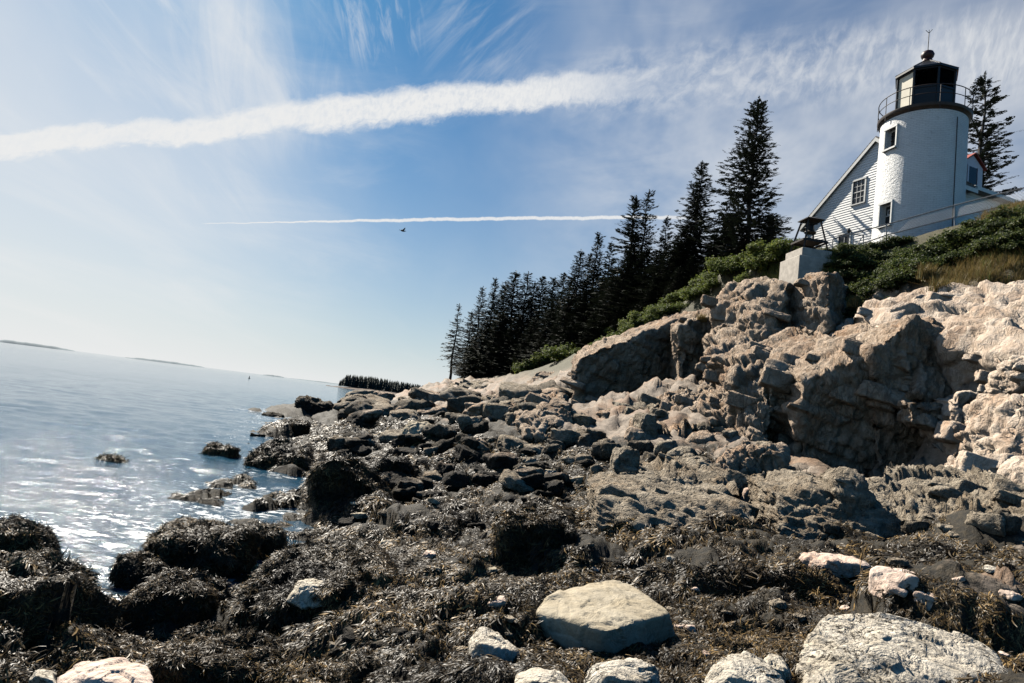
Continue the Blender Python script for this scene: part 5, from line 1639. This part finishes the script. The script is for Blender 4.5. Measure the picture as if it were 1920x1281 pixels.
def spruce(seed, rad=0.2, bare=0.1, whorls=40, per=7, dens=9, gappy=0.2, droop=0.25, shape=0.85, spr=0.042):
    """unit-height spruce: (trunk mesh, crown mesh)"""
    rg = np.random.default_rng(seed)
    pts, dirs, ups, scs = [], [], [], []
    tb = MB(); n = 7
    lean = [rg.normal(0, 0.006, 2) for _ in range(n + 1)]
    for i in range(n):
        a = Vector((*lean[i], i / n * 0.985)); b = Vector((*lean[i + 1], (i + 1) / n * 0.985))
        tb.bar(a, b, 0.016 * (1 - 0.93 * i / n), 8, 0.016 * (1 - 0.93 * (i + 1) / n))
    sect = rg.uniform(0.7, 1.2, 8)
    for w in range(whorls):
        t = (w + rg.uniform(-0.3, 0.3)) / whorls
        z = bare + (0.985 - bare) * max(0, min(1, t)) ** 0.93
        rel = 1 - (z - bare) / (1 - bare)
        Lw = rad * (rel ** shape) * (0.55 + 0.45 * min(1, (1 - rel) * 6 + 0.45)) + 0.012
        for b in range(per if rel > 0.25 else max(4, per - 2)):
            if rg.random() < gappy * (0.4 + 0.6 * rel): continue
            a = rg.uniform(0, 6.283); L = Lw * rg.uniform(0.55, 1.18) * sect[int(a / 6.2832 * 8) % 8]
            slope = rg.normal(0.10 - droop * rel, 0.10) + 0.35 * (1 - rel) ** 3
            o = np.array([0, 0, z]); d = np.array([math.cos(a), math.sin(a), slope])
            m = max(3, int(dens * (L / rad) + 2))
            sag = -0.10 * rel
            for k in range(m):
                s = 0.12 + 0.88 * (k + rg.random()) / m
                p = o + d * L * s + np.array([0, 0, sag * L * (s - s * s) * 2 + 0.10 * L * s * s])
                side = rg.choice([-1, 1]) * rg.uniform(0.2, 1.0) * (1.1 - 0.75 * s)
                dd = np.array([math.cos(a + side), math.sin(a + side), slope + rg.normal(0.0, 0.16)])
                pts.append(p + rg.normal(0, 0.004, 3)); dirs.append(dd); ups.append([rg.normal(0, 0.35), rg.normal(0, 0.35), 1.0]); scs.append(spr * rg.uniform(0.7, 1.35) * (0.62 + 0.38 * rel))
            if L > 0.05: tb.bar(Vector(o), Vector(o + d * L * 0.75), 0.0035, 4, 0.001)
    for k in range(20):
        z = 0.90 + 0.10 * k / 19; a = rg.uniform(0, 6.28)
        pts.append(np.array([0, 0, z])); dirs.append(np.array([math.cos(a) * 0.5, math.sin(a) * 0.5, 0.9])); ups.append([0.3, 0.3, 1]); scs.append(0.032 * (1.05 - (z - 0.9) * 5))
    v, f = place_dir(SPR, np.array(pts), np.array(dirs), np.array(ups), np.array(scs), rg)
    return tb.mesh('trunk', M_BARK), np_mesh('crown', v, f, M_NEEDLE, smooth=False)


KIND = {
    'dense': [spruce(1, 0.25, 0.01, 58, 11, 13, 0.04), spruce(2, 0.23, 0.01, 56, 11, 13, 0.06), spruce(3, 0.27, 0.01, 54, 11, 13, 0.06)],
    'slim': [spruce(4, 0.17, 0.02, 60, 9, 11, 0.10), spruce(5, 0.19, 0.02, 56, 9, 11, 0.14), spruce(6, 0.16, 0.04, 56, 8, 11, 0.18)],
    'ragged': [spruce(7, 0.215, 0.03, 48, 9, 13, 0.22, droop=0.05, shape=0.72, spr=0.046), spruce(8, 0.19, 0.04, 46, 8, 12, 0.26, droop=0.1)],
    'bare': [spruce(9, 0.15, 0.26, 42, 6, 8, 0.3, droop=0.35)],
}


def tree(u, v_top, Y, kind, i, label, group=None, wide=1.0, rot=None, base=None):
    top = P(u, v_top, Y)
    z0 = hz(top.x, top.y) - 0.15 if base is None else base
    h = top.z - z0
    o = empty('spruce_tree', (top.x, top.y, z0)); tag(o, label, 'tree', group)
    tk, cr = KIND[kind][i % len(KIND[kind])]
    rg = random.Random(int(u * 7 + v_top))
    o.scale = (h * wide, h * wide, h); o.rotation_euler = (0, 0, rg.uniform(0, 6.28) if rot is None else rot)
    link('trunk', tk, o); link('crown', cr, o)
    return o


tree(1423, 190, 41, 'ragged', 0, 'tallest ragged spruce with open tiers, nearest the bell frame', wide=1.12)
tree(1317, 304, 46, 'dense', 0, 'tall dense dark spruce left of the tallest ragged one', wide=1.08)
tree(1193, 368, 52, 'slim', 1, 'left one of two close spires rising left of the dense dark spruce', wide=1.25)
tree(1218, 357, 53, 'ragged', 1, 'right one of two close spires, with a branch sticking out', wide=0.95)
tree(1252, 406, 51, 'slim', 2, 'thin ragged spruce spire left of the tall dense dark spruce', wide=1.1)
tree(1272, 440, 48, 'dense', 1, 'short spruce hugging the left flank of the tall dense dark one', wide=0.9)
tree(1124, 437, 58, 'slim', 0, 'slender pointed spruce standing above its dense neighbours', wide=1.0)
tree(1147, 454, 57, 'slim', 2, 'slender spruce just right of the pointed one above its neighbours', wide=1.0)
tree(1090, 469, 58, 'dense', 2, 'broad dark spruce left of the slender pointed pair')
tree(1107, 474, 60, 'slim', 1, 'thin spruce tip behind the broad dark spruce')
tree(862, 570, 80, 'bare', 0, 'lone thin spruce with a bare lower trunk at the seaward end of the wood', wide=1.15)
tree(885, 584, 78, 'ragged', 1, 'ragged low spruce beside the lone thin one at the seaward end', wide=1.3)
tree(906, 538, 76, 'slim', 1, 'open topped slim spruce, third from the seaward end of the wood', wide=1.1)
tree(930, 522, 74, 'dense', 1, 'first tall dense spruce from the seaward end of the wood', wide=0.85)
row = [(949, 528, 73, 'slim', 0), (968, 509, 71, 'dense', 2), (991, 511, 70, 'slim', 1), (1003, 528, 69, 'slim', 2), (1019, 519, 68, 'dense', 0), (1040, 521, 66, 'dense', 1), (1058, 511, 64, 'slim', 1), (1072, 520, 62, 'dense', 2)]
for k, (u, v, y, kd, i) in enumerate(row):
    tree(u, v, y, kd, i, ['slim dark spruce behind the first tall dense one', 'full spruce in the seaward row with a blunt top', 'feathery spruce right of the full blunt topped one', 'lower thin spruce between feathery and broad ones', 'pointed spruce in the middle of the seaward row', 'dark spruce left of the last pair before the wood rises', 'feathery spruce just before the wood rises', 'low dense spruce under the broad dark spruce'][k], 'spruces of the seaward row', 1.3)
fill = [(915, 600, 72, 1), (945, 585, 69, 0), (975, 590, 67, 2), (1005, 595, 64, 1), (1035, 580, 61, 0), (1068, 565, 58, 1), (1100, 545, 56, 2), (1130, 520, 55, 0), (1160, 500, 54, 1), (1185, 470, 50, 2), (1212, 470, 49, 0), (1240, 470, 47, 2), (1285, 430, 45, 1), (1340, 440, 44, 0), (1300, 480, 43, 2), (1258, 520, 44, 1), (1205, 540, 47, 2), (1160, 560, 50, 0), (1120, 580, 52, 1), (1075, 605, 55, 2), (1375, 400, 46, 1), (1450, 400, 45, 2), (1395, 440, 40, 0), (890, 640, 74, 1), (925, 635, 71, 2), (960, 630, 68, 0), (990, 630, 65, 1), (1022, 625, 62, 2), (1052, 615, 59, 0), (1095, 600, 55, 1), (1140, 570, 51, 2), (1180, 545, 48, 0), (1230, 520, 45, 1), (1275, 500, 42, 2), (1335, 470, 41, 0), (1440, 440, 42, 1)]
for u, v, y, i in fill:
    tree(u, v, y, 'dense', i, 'dark spruce filling the lower part of the wood below the taller tops', 'spruces in the thick of the wood', 1.95)
tree(1845, 140, 52, 'ragged', 1, 'spruce standing behind the house, right of the lighthouse', wide=1.15)


# ------------------------------------------------------------------ leafy shrubs
def leaf_temp(seed):
    rg = np.random.default_rng(seed); V = []; F = []
    for k in range(6):
        a = k * 1.05 + rg.uniform(-0.3, 0.3); e = rg.uniform(0.1, 0.9); L = rg.uniform(0.7, 1.1); w = rg.uniform(0.26, 0.38); b = len(V)
        d = np.array([math.cos(a) * math.cos(e), math.sin(a) * math.cos(e), math.sin(e)]); n = np.array([-math.sin(a), math.cos(a), 0]); u_ = np.cross(d, n)
        V += [d * 0.1, d * L * 0.55 + n * w - u_ * 0.08, d * L - u_ * 0.0, d * L * 0.55 - n * w - u_ * 0.08]
        F.append((b, b + 3, b + 2, b + 1))
    return np.array(V), np.array(F)


LEAF = [leaf_temp(s) for s in range(4)]


def shrub(seed, mat, n=900, lobes=7, leaf=0.075):
    rg = np.random.default_rng(seed)
    C = [(rg.uniform(-0.6, 0.6), rg.uniform(-0.6, 0.6), rg.uniform(0.25, 0.62), rg.uniform(0.30, 0.48)) for _ in range(lobes)]
    pts, nr = [], []
    for k in range(n):
        c = C[rg.integers(0, lobes)]
        d = rg.normal(size=3); d[2] = abs(d[2]) * 0.9 - 0.25; d /= np.linalg.norm(d)
        r = c[3] * rg.uniform(0.62, 1.06) * (1 + 0.25 * math.sin(d[0] * 7 + d[1] * 9 + seed))
        pts.append(np.array(c[:3]) + d * r * np.array([1, 1, 0.85])); nr.append(d + np.array([0, 0, 0.7]) + rg.normal(0, 0.4, 3))
    pts = np.array(pts); nr = np.array(nr)
    m = pts[:, 2] > -0.1
    v, f = scatter(pts[m], nr[m], leaf * rg.uniform(0.7, 1.3, m.sum()), LEAF, rg, downhill=False)
    tb = MB()
    for k in range(9):
        c = C[k % lobes]; tb.bar((rg.uniform(-0.15, 0.15), rg.uniform(-0.15, 0.15), -0.25), (c[0], c[1], c[2] + c[3] * 0.5), 0.016, 5, 0.006)
    return np_mesh('foliage', v, f, mat, smooth=False), tb.mesh('stem', M_TWIG)


SHL = [shrub(50 + k, M_SHRUB) for k in range(4)]; SHD = [shrub(70 + k, M_SHRUBD) for k in range(4)]
_pg = random.Random(3)


def put_shrub(u, v, Y, size, dark, label, group, sink=0.15):
    Y = ground(u, v) if Y is None else Y
    if Y is None: return
    q = P(u, v, Y)
    zz = hz(q.x, q.y)
    o = empty('shrub', (q.x, q.y, zz - sink)); tag(o, label, 'shrub', group)
    fo_, st_ = (SHD if dark else SHL)[_pg.randrange(4)]
    s = size * _pg.uniform(0.85, 1.15)
    o.scale = (s * _pg.uniform(0.9, 1.2), s * _pg.uniform(0.9, 1.2), s * _pg.uniform(0.85, 1.1)); o.rotation_euler = (0, 0, _pg.uniform(0, 6.28))
    link('foliage', fo_, o); link('stem', st_, o)


def line(pts, n):
    P_ = np.array(pts, float); d = np.r_[0, np.cumsum(np.linalg.norm(np.diff(P_[:, :2], axis=0), axis=1))]
    s = np.linspace(0, d[-1], n)
    return [tuple(np.interp(x, d, P_[:, k]) for k in range(3)) for x in s]


for u, v, y in line([(1092, 662, 0), (1150, 645, 0), (1240, 604, 0), (1320, 556, 0), (1360, 528, 0), (1420, 514, 0), (1480, 498, 0)], 32):
    for k in range(2):
        yy = ground(u + 3, v - 16 * k, 29.0)
        if yy: put_shrub(u + _pg.uniform(-8, 8), v - 16 * k, yy + 0.3, 0.78 + 0.1 * k, False, 'light green sunlit shrub in the hedge along the bluff edge below the wood', 'shrubs of the hedge along the bluff edge')
for u, v, y in line([(1425, 478, 30.5), (1450, 472, 30), (1474, 466, 29.5)], 5):
    put_shrub(u, v, y, 0.85, False, 'bushy green shrub left of the concrete bell plinth', 'shrubs beside the plinth')
for u, v, y in line([(1530, 492, 27.6), (1600, 486, 27.2), (1650, 480, 27.0), (1700, 470, 26.6)], 15):
    put_shrub(u + _pg.uniform(-6, 6), v + _pg.uniform(-5, 8), y, 0.5, True, 'dark rose shrub on the bluff below the railing, in front of house and tower', 'dark shrubs below the lighthouse')
for rowk, (dv, dy, sz) in enumerate(((0, -0.3, 0.8), (22, -1.15, 0.85), (44, -1.95, 0.8))):
    for u, v, y in line([(1585, 500, 25.4), (1640, 490, 25.4), (1700, 466, 25.2), (1780, 448, 24.4), (1850, 442, 23.4), (1930, 452, 22.2), (2000, 445, 21.2)], 20):
        put_shrub(u + _pg.uniform(-8, 8), v + dv + _pg.uniform(-4, 4), y + dy, sz, True, 'dark leafy shrub in the belt between the railing and the pale cliff top', 'shrub belt above the cliff')
for u, v in ((1440, 512), (1462, 516), (1486, 514), (1512, 510), (1538, 506), (1558, 500)):
    put_shrub(u, v, 25.9, 0.5, False, 'bushy green shrub', 'shrubs beside the plinth')
for u in range(1566, 1725, 20):
    for v in (492, 512, 532):
        if v > 552 - (u - 1566) * 0.12: continue
        put_shrub(u + _pg.uniform(-7, 7), v + _pg.uniform(-6, 6), None, 0.66, True, 'dark rose shrub', 'dark shrubs below the lighthouse')
put_shrub(1640, 520, 23.2, 0.8, True, 'dark shrub hanging over the cliff right of the split block', 'shrubs over the cliff edge')
put_shrub(1610, 520, 23.6, 0.8, True, 'dark shrub hanging over the cliff right of the split block', 'shrubs over the cliff edge')
put_shrub(1600, 548, 23.4, 0.6, True, 'dark shrub hanging over the cliff right of the split block', 'shrubs over the cliff edge')
for u, v, y in ((1001, 618, 60), (1030, 640, 58), (1060, 660, 54), (1010, 665, 60), (985, 690, 60), (1045, 690, 52)):
    put_shrub(u, v, y, 1.5, False, 'low green bush at the foot of the dark wood', 'bushes at the foot of the wood')


# ------------------------------------------------------------------ grasses
def tuft_temp(seed, n=14, lean=0.5):
    rg = np.random.default_rng(seed); V = []; F = []
    for k in range(n):
        a = rg.uniform(0, 6.28); l = abs(rg.normal(0, lean)); h = rg.uniform(0.6, 1.1); w = rg.uniform(0.012, 0.022); b = len(V)
        o = rg.uniform(-0.14, 0.14, 2); n_ = np.array([-math.sin(a), math.cos(a), 0]) * w
        for t in (0, 0.55, 1.0):
            p = np.array([o[0] + math.cos(a) * l * h * t * t, o[1] + math.sin(a) * l * h * t * t, h * t * (1 - 0.2 * l * t)])
            V += [p - n_ * (1 - 0.85 * t), p + n_ * (1 - 0.85 * t)]
        F += [(b, b + 1, b + 3, b + 2), (b + 2, b + 3, b + 5, b + 4)]
    return np.array(V), np.array(F)


TUFT = [tuft_temp(s) for s in range(4)]


def grass(name, centers, n, spread, size, mat):
    rg = np.random.default_rng(len(centers) * 7 + n)
    pts = []
    for k in range(n):
        u, v, y = centers[rg.integers(0, len(centers))]
        u += rg.normal(0, spread); y += rg.normal(0, 0.5); v += rg.normal(0, spread * 0.25)
        q = P(u, v, y); pts.append((q.x, q.y, 0.0))
    pts = np.array(pts); h = H(pts[:, 0], pts[:, 1])
    pts[:, 2] = h - 0.03
    nr = np.tile([0.0, 0, 1.0], (n, 1)) + rg.normal(0, 0.15, (n, 3))
    v, f = scatter(pts, nr, size * rg.uniform(0.6, 1.3, n), TUFT, rg, downhill=False)
    tag(link(name, np_mesh(name, v, f, mat, smooth=False)), kind='stuff')


grass('dry_grass', line([(1745, 522, 21.4), (1800, 512, 21.0), (1860, 506, 20.4), (1920, 500, 19.7), (2000, 490, 18.8)], 24), 800, 10, 0.42, M_GRASS)
grass('green_grass', line([(1850, 482, 21.6), (1930, 470, 20.8)], 10) + line([(1500, 500, 27.4), (1560, 496, 26.6)], 10) + line([(1420, 512, 29.6), (1480, 500, 28.8)], 8), 1300, 12, 0.42, M_GREENGR)
grass('dry_grass', line([(1850, 400, 24.4), (1920, 388, 23.8)], 8), 500, 10, 0.4, M_GRASS)
TM = [np_mesh('grass_tuft', *scatter(np.random.default_rng(k).normal(0, 0.13, (26, 3)) * [1, 1, 0], np.tile([0.0, 0, 1], (26, 1)), np.full(26, 0.6), TUFT, np.random.default_rng(k), downhill=False), M_GRASS, smooth=False) for k in range(2)]
for k, (u, v, y, s) in enumerate(((1765, 552, 19.9, 1.1), (1600, 572, 23.0, 0.75), (1740, 520, 21.4, 1.0), (1790, 548, 19.8, 0.9), (1316, 600, 29.0, 0.7))):
    q = P(u, v, y); o = link('grass_tussock', TM[k % 2], None, (q.x, q.y, q.z - 0.1)); o.scale = (s, s, s)
    tag(o, ['tawny grass tussock hanging over the pale slab top', 'small yellow tussock on the ledge right of the split block', 'tawny grass tussock at the foot of the dark shrub belt', 'drooping tussock beside the tawny one on the slab top', 'tiny yellow tussock on top of the dark pillar'][k], 'grass')

# ------------------------------------------------------------------ far shores, buoy, bird
M_FAR = plain('haze_tinted_far_land', (0.16, 0.20, 0.22), 0.95, var=0.15, sc=0.01)  # pale grey of distance haze painted into the land colour, no air volume
M_FARWOOD = plain('far_dark_wood', (0.018, 0.026, 0.022), 0.95, var=0.4, sc=0.4)
M_FARROCK = plain('far_shore_rock', (0.10, 0.075, 0.06), 0.95, var=0.4, sc=0.1)


def far_island(u0, u1, px, dist, seed):
    rg = np.random.default_rng(seed); n = 60
    a0, a1 = [math.atan2(ray(u, 640 + .126 * u).x, ray(u, 640 + .126 * u).y) for u in (u0, u1)]
    hmax = px / FPX * dist
    V, F = [], []
    for i in range(n + 1):
        t = i / n; a = a0 + (a1 - a0) * t; e = math.sin(math.pi * min(1, max(0, t))) ** 0.45
        h = hmax * e * (0.75 + 0.5 * float(fbm(np.array([[t * 6 + seed, 0, 0]]), 3)[0]))
        for k, (dr, hh) in enumerate(((0, -1), (dist * 0.004, h * 0.6), (dist * 0.012, h), (dist * 0.03, h * 0.7), (dist * 0.05, -1))):
            V.append((math.sin(a) * (dist + dr), math.cos(a) * (dist + dr), hh))
    for i in range(n):
        for k in range(4): b = i * 5 + k; F.append((b, b + 5, b + 6, b + 1))
    tag(link('far_island', np_mesh('far_island', np.array(V), np.array(F), M_FAR)), kind='structure')


far_island(-60, 142, 6, 3600, 1); far_island(232, 385, 4.5, 3800, 2); far_island(492, 534, 3.5, 3300, 3); far_island(540, 760, 2.5, 5200, 4)
# wooded point across the bay
DIST = 520.0
rg = np.random.default_rng(9)
def fa(u, dist): 
    d = ray(u, 640 + .126 * u); a = math.atan2(d.x, d.y); return math.sin(a) * dist, math.cos(a) * dist
V, F = [], []; n = 40
for i in range(n + 1):
    t = i / n; u = 612 + (860 - 612) * t
    h = 0.4 + 1.6 * sst(0.05, 0.3, np.array(t)) + rg.normal(0, 0.12)
    for dr, hh in ((-8, -0.6), (0, h * 0.7), (12, h), (60, h * 1.2), (90, -1)):
        x, y = fa(u, DIST + dr + 40 * (1 - t)); V.append((x, y, hh))
for i in range(n):
    for k in range(4): b = i * 5 + k; F.append((b, b + 5, b + 6, b + 1))
tag(link('far_point', np_mesh('far_point', np.array(V), np.array(F), M_FARROCK)), kind='structure')
pts, dr_, sc_ = [], [], []
V, F = [], []
for k in range(900):
    t = rg.random() ** 0.9; u = 636 + (860 - 636) * t; x, y = fa(u, DIST + 40 * (1 - t) + rg.uniform(4, 40))
    h = (11.5 - 5.0 * abs(t - 0.25)) * rg.uniform(0.62, 1.0) * (0.55 + 0.45 * sst(0, 0.06, np.array(t))); r = h * rg.uniform(0.16, 0.26)
    for q in range(4):                       # tiers of a conifer
        z0 = 1.0 + h * (0.08 + 0.22 * q); z1 = z0 + h * 0.36; rr = r * (1 - 0.22 * q); b = len(V)
        for j in range(6):
            a = j * 1.047 + rg.uniform(-0.3, 0.3); V.append((x + math.cos(a) * rr * rg.uniform(0.7, 1.2), y + math.sin(a) * rr, z0))
        V.append((x, y, z1))
        for j in range(6): F.append((b + j, b + (j + 1) % 6, b + 6))
tag(link('far_wood', np_mesh('far_wood', np.array(V), np.array(F), M_FARWOOD, smooth=False)), kind='stuff')
# buoy
q = G(469, 706, 0.0)
bq = G(469, 708.5, 0.0)
bu = empty('buoy', (bq.x * 0.5, bq.y * 0.5, 0)); bu.location = (*(np.array(fa(469, 330))), 0); tag(bu, 'small dark channel buoy upright on the far water', 'buoy')
m = MB(); m.lathe([(0.45, -0.4), (0.5, 0.2), (0.22, 0.3), (0.16, 0.9), (0.05, 1.1)], 12); m.build('float', M_DARKIN, bu)
MB().bar((0, 0, 1.0), (0, 0, 1.4), 0.05, 6).build('staff', M_DARKIN, bu)
# gull
gp = P(755, 433, 60)
bird = empty('bird', gp, R(30)); tag(bird, 'dark bird flying over the bay under the thin vapour trail', 'bird')
m = MB(); m.sphere((0, 0, 0), 0.10, (2.2, 0.8, 0.8), 12); m.sphere((0.24, 0, 0.03), 0.055, n=8); m.bar((0.28, 0, 0.03), (0.36, 0, 0.02), 0.015, 5, 0.003)
m.poly([(-0.18, -0.03, 0), (-0.18, 0.03, 0), (-0.36, 0.09, 0.01), (-0.36, -0.09, 0.01)]); m.build('body', M_DARKIN, bird)
for s in (-1, 1):
    m = MB(); m.prism([(0.10, s * 0.05, 0.03), (0.14, s * 0.26, 0.16), (0.02, s * 0.52, 0.24), (-0.02, s * 0.28, 0.14), (-0.10, s * 0.05, 0.02)], (0, 0, 0.012)); m.build('wing', M_DARKIN, bird)

# ------------------------------------------------------------------ labels that single out each of the strewn and planted things
bpy.context.view_layer.update()


def on_image(p):
    d = Vector(p) - Vector((0, 0, EYE)); z = d.dot(_F)
    return 960 + FPX * d.dot(_Rr) / z, 640.5 - FPX * d.dot(_Ur) / z


LANDMARKS = [('the big draped boulder', 590, 1120), ('the smooth grey boulder', 1130, 1160), ('the broad barnacled boulder', 1690, 1240), ('the flat pink slab', 1552, 1056), ('the blocky white stone', 1688, 1095),
             ('the cracked ledge', 1260, 980), ('the strata ledge by the cave', 1590, 980), ('the domed weed boulder', 1000, 1005), ('the black hollowed boulder', 640, 900), ('the pale grey boulder', 788, 808), ('the barnacled inlet boulder', 643, 834),
             ('the lone thin spruce', 853, 712), ('the dark slanted rock face', 1170, 745), ('the ragged tan boulder', 1407, 866), ('the dark square block', 1207, 805), ('the wedge rock', 1030, 810), ('the rounded weed boulder', 372, 1024),
             ('the point', 590, 764), ('the right hand buttress', 1850, 900), ('the angular notched stone', 928, 1220), ('the white rounded stone', 1406, 926), ('the upright stone', 1165, 875)]
COLOUR = {'wet_shore_rock': 'brown', 'weedy_dark_rock': 'blackish', 'grey_tan_ledge': 'tan', 'pink_granite': 'pinkish', 'smooth_grey_stone': 'grey', 'pink_stone': 'pale pink', 'barnacled_white_stone': 'white'}
ORD = ['', 'second ', 'third ', 'fourth ', 'fifth ', 'sixth ', 'seventh ', 'eighth ', 'ninth ', 'tenth ', 'eleventh ', 'twelfth ']
_things = [o for o in COL.objects if o.parent is None and o.get('group')]
_count = {}
_rocks = []
for o in _things:
    if o.name.split('.')[0] in ('rock', 'stone') and o.type == 'MESH' and o.scale.x != 1.0:
        u, v = on_image(o.location)
        nm, lu, lv = min(LANDMARKS, key=lambda L: (L[1] - u) ** 2 + (2.0 * (L[2] - v)) ** 2)
        _rocks.append((math.hypot(u - lu, v - lv), o, nm, u - lu, v - lv))
for d, o, nm, du, dv in sorted(_rocks, key=lambda r: r[0]):
    if abs(du) > abs(dv) * 1.6: rel = 'right of' if du > 0 else 'left of'
    else: rel = 'in front of' if dv > 0 else 'beyond'
    c = COLOUR[o.data.materials[0].name]; sz = o.scale.x * FPX / o.location.y
    size = 'big' if sz > 26 else 'small' if sz > 11 else 'tiny'
    key = (c, size, rel, nm); k = _count.get(key, 0); _count[key] = k + 1
    near = (ORD[k] + 'nearest ' if k < len(ORD) else 'far ')
    o['label'] = f"{size} {c} loose {o.name.split('.')[0]}, {near}{rel} {nm}"
# hedge, belt and wood: counted along the picture from the sea side
for grp, text in (('shrubs of the hedge along the bluff edge', 'light green shrub, {} from the seaward end of the hedge below the wood'),
                  ('shrub belt above the cliff', 'dark leafy shrub, {} from the left in the belt above the pale cliff'),
                  ('spruces in the thick of the wood', 'dark full spruce, {} from the seaward end among those filling the lower wood'),
                  ('dark shrubs below the lighthouse', 'dark rose shrub, {} from the left on the bluff before house and tower'),
                  ('shrubs beside the plinth', 'bushy green shrub, {} from the left beside the concrete bell plinth'),
                  ('bushes at the foot of the wood', 'low green bush, {} from the left at the foot of the dark wood'),
                  ('shrubs over the cliff edge', 'dark shrub, {} from the left hanging over the cliff by the split block')):
    m = sorted((o for o in _things if o.get('group') == grp), key=lambda o: on_image(o.location)[0])
    tens = ['', '', 'twenty', 'thirty', 'forty', 'fifty', 'sixty', 'seventy', 'eighty', 'ninety']
    ones = ['', 'first', 'second', 'third', 'fourth', 'fifth', 'sixth', 'seventh', 'eighth', 'ninth', 'tenth', 'eleventh', 'twelfth', 'thirteenth', 'fourteenth', 'fifteenth', 'sixteenth', 'seventeenth', 'eighteenth', 'nineteenth']
    for k, o in enumerate(m, 1):
        w = ones[k] if k < 20 else (tens[k // 10][:-1] + 'ieth' if k % 10 == 0 else tens[k // 10] + ' ' + ones[k % 10])
        o['label'] = text.format(w)
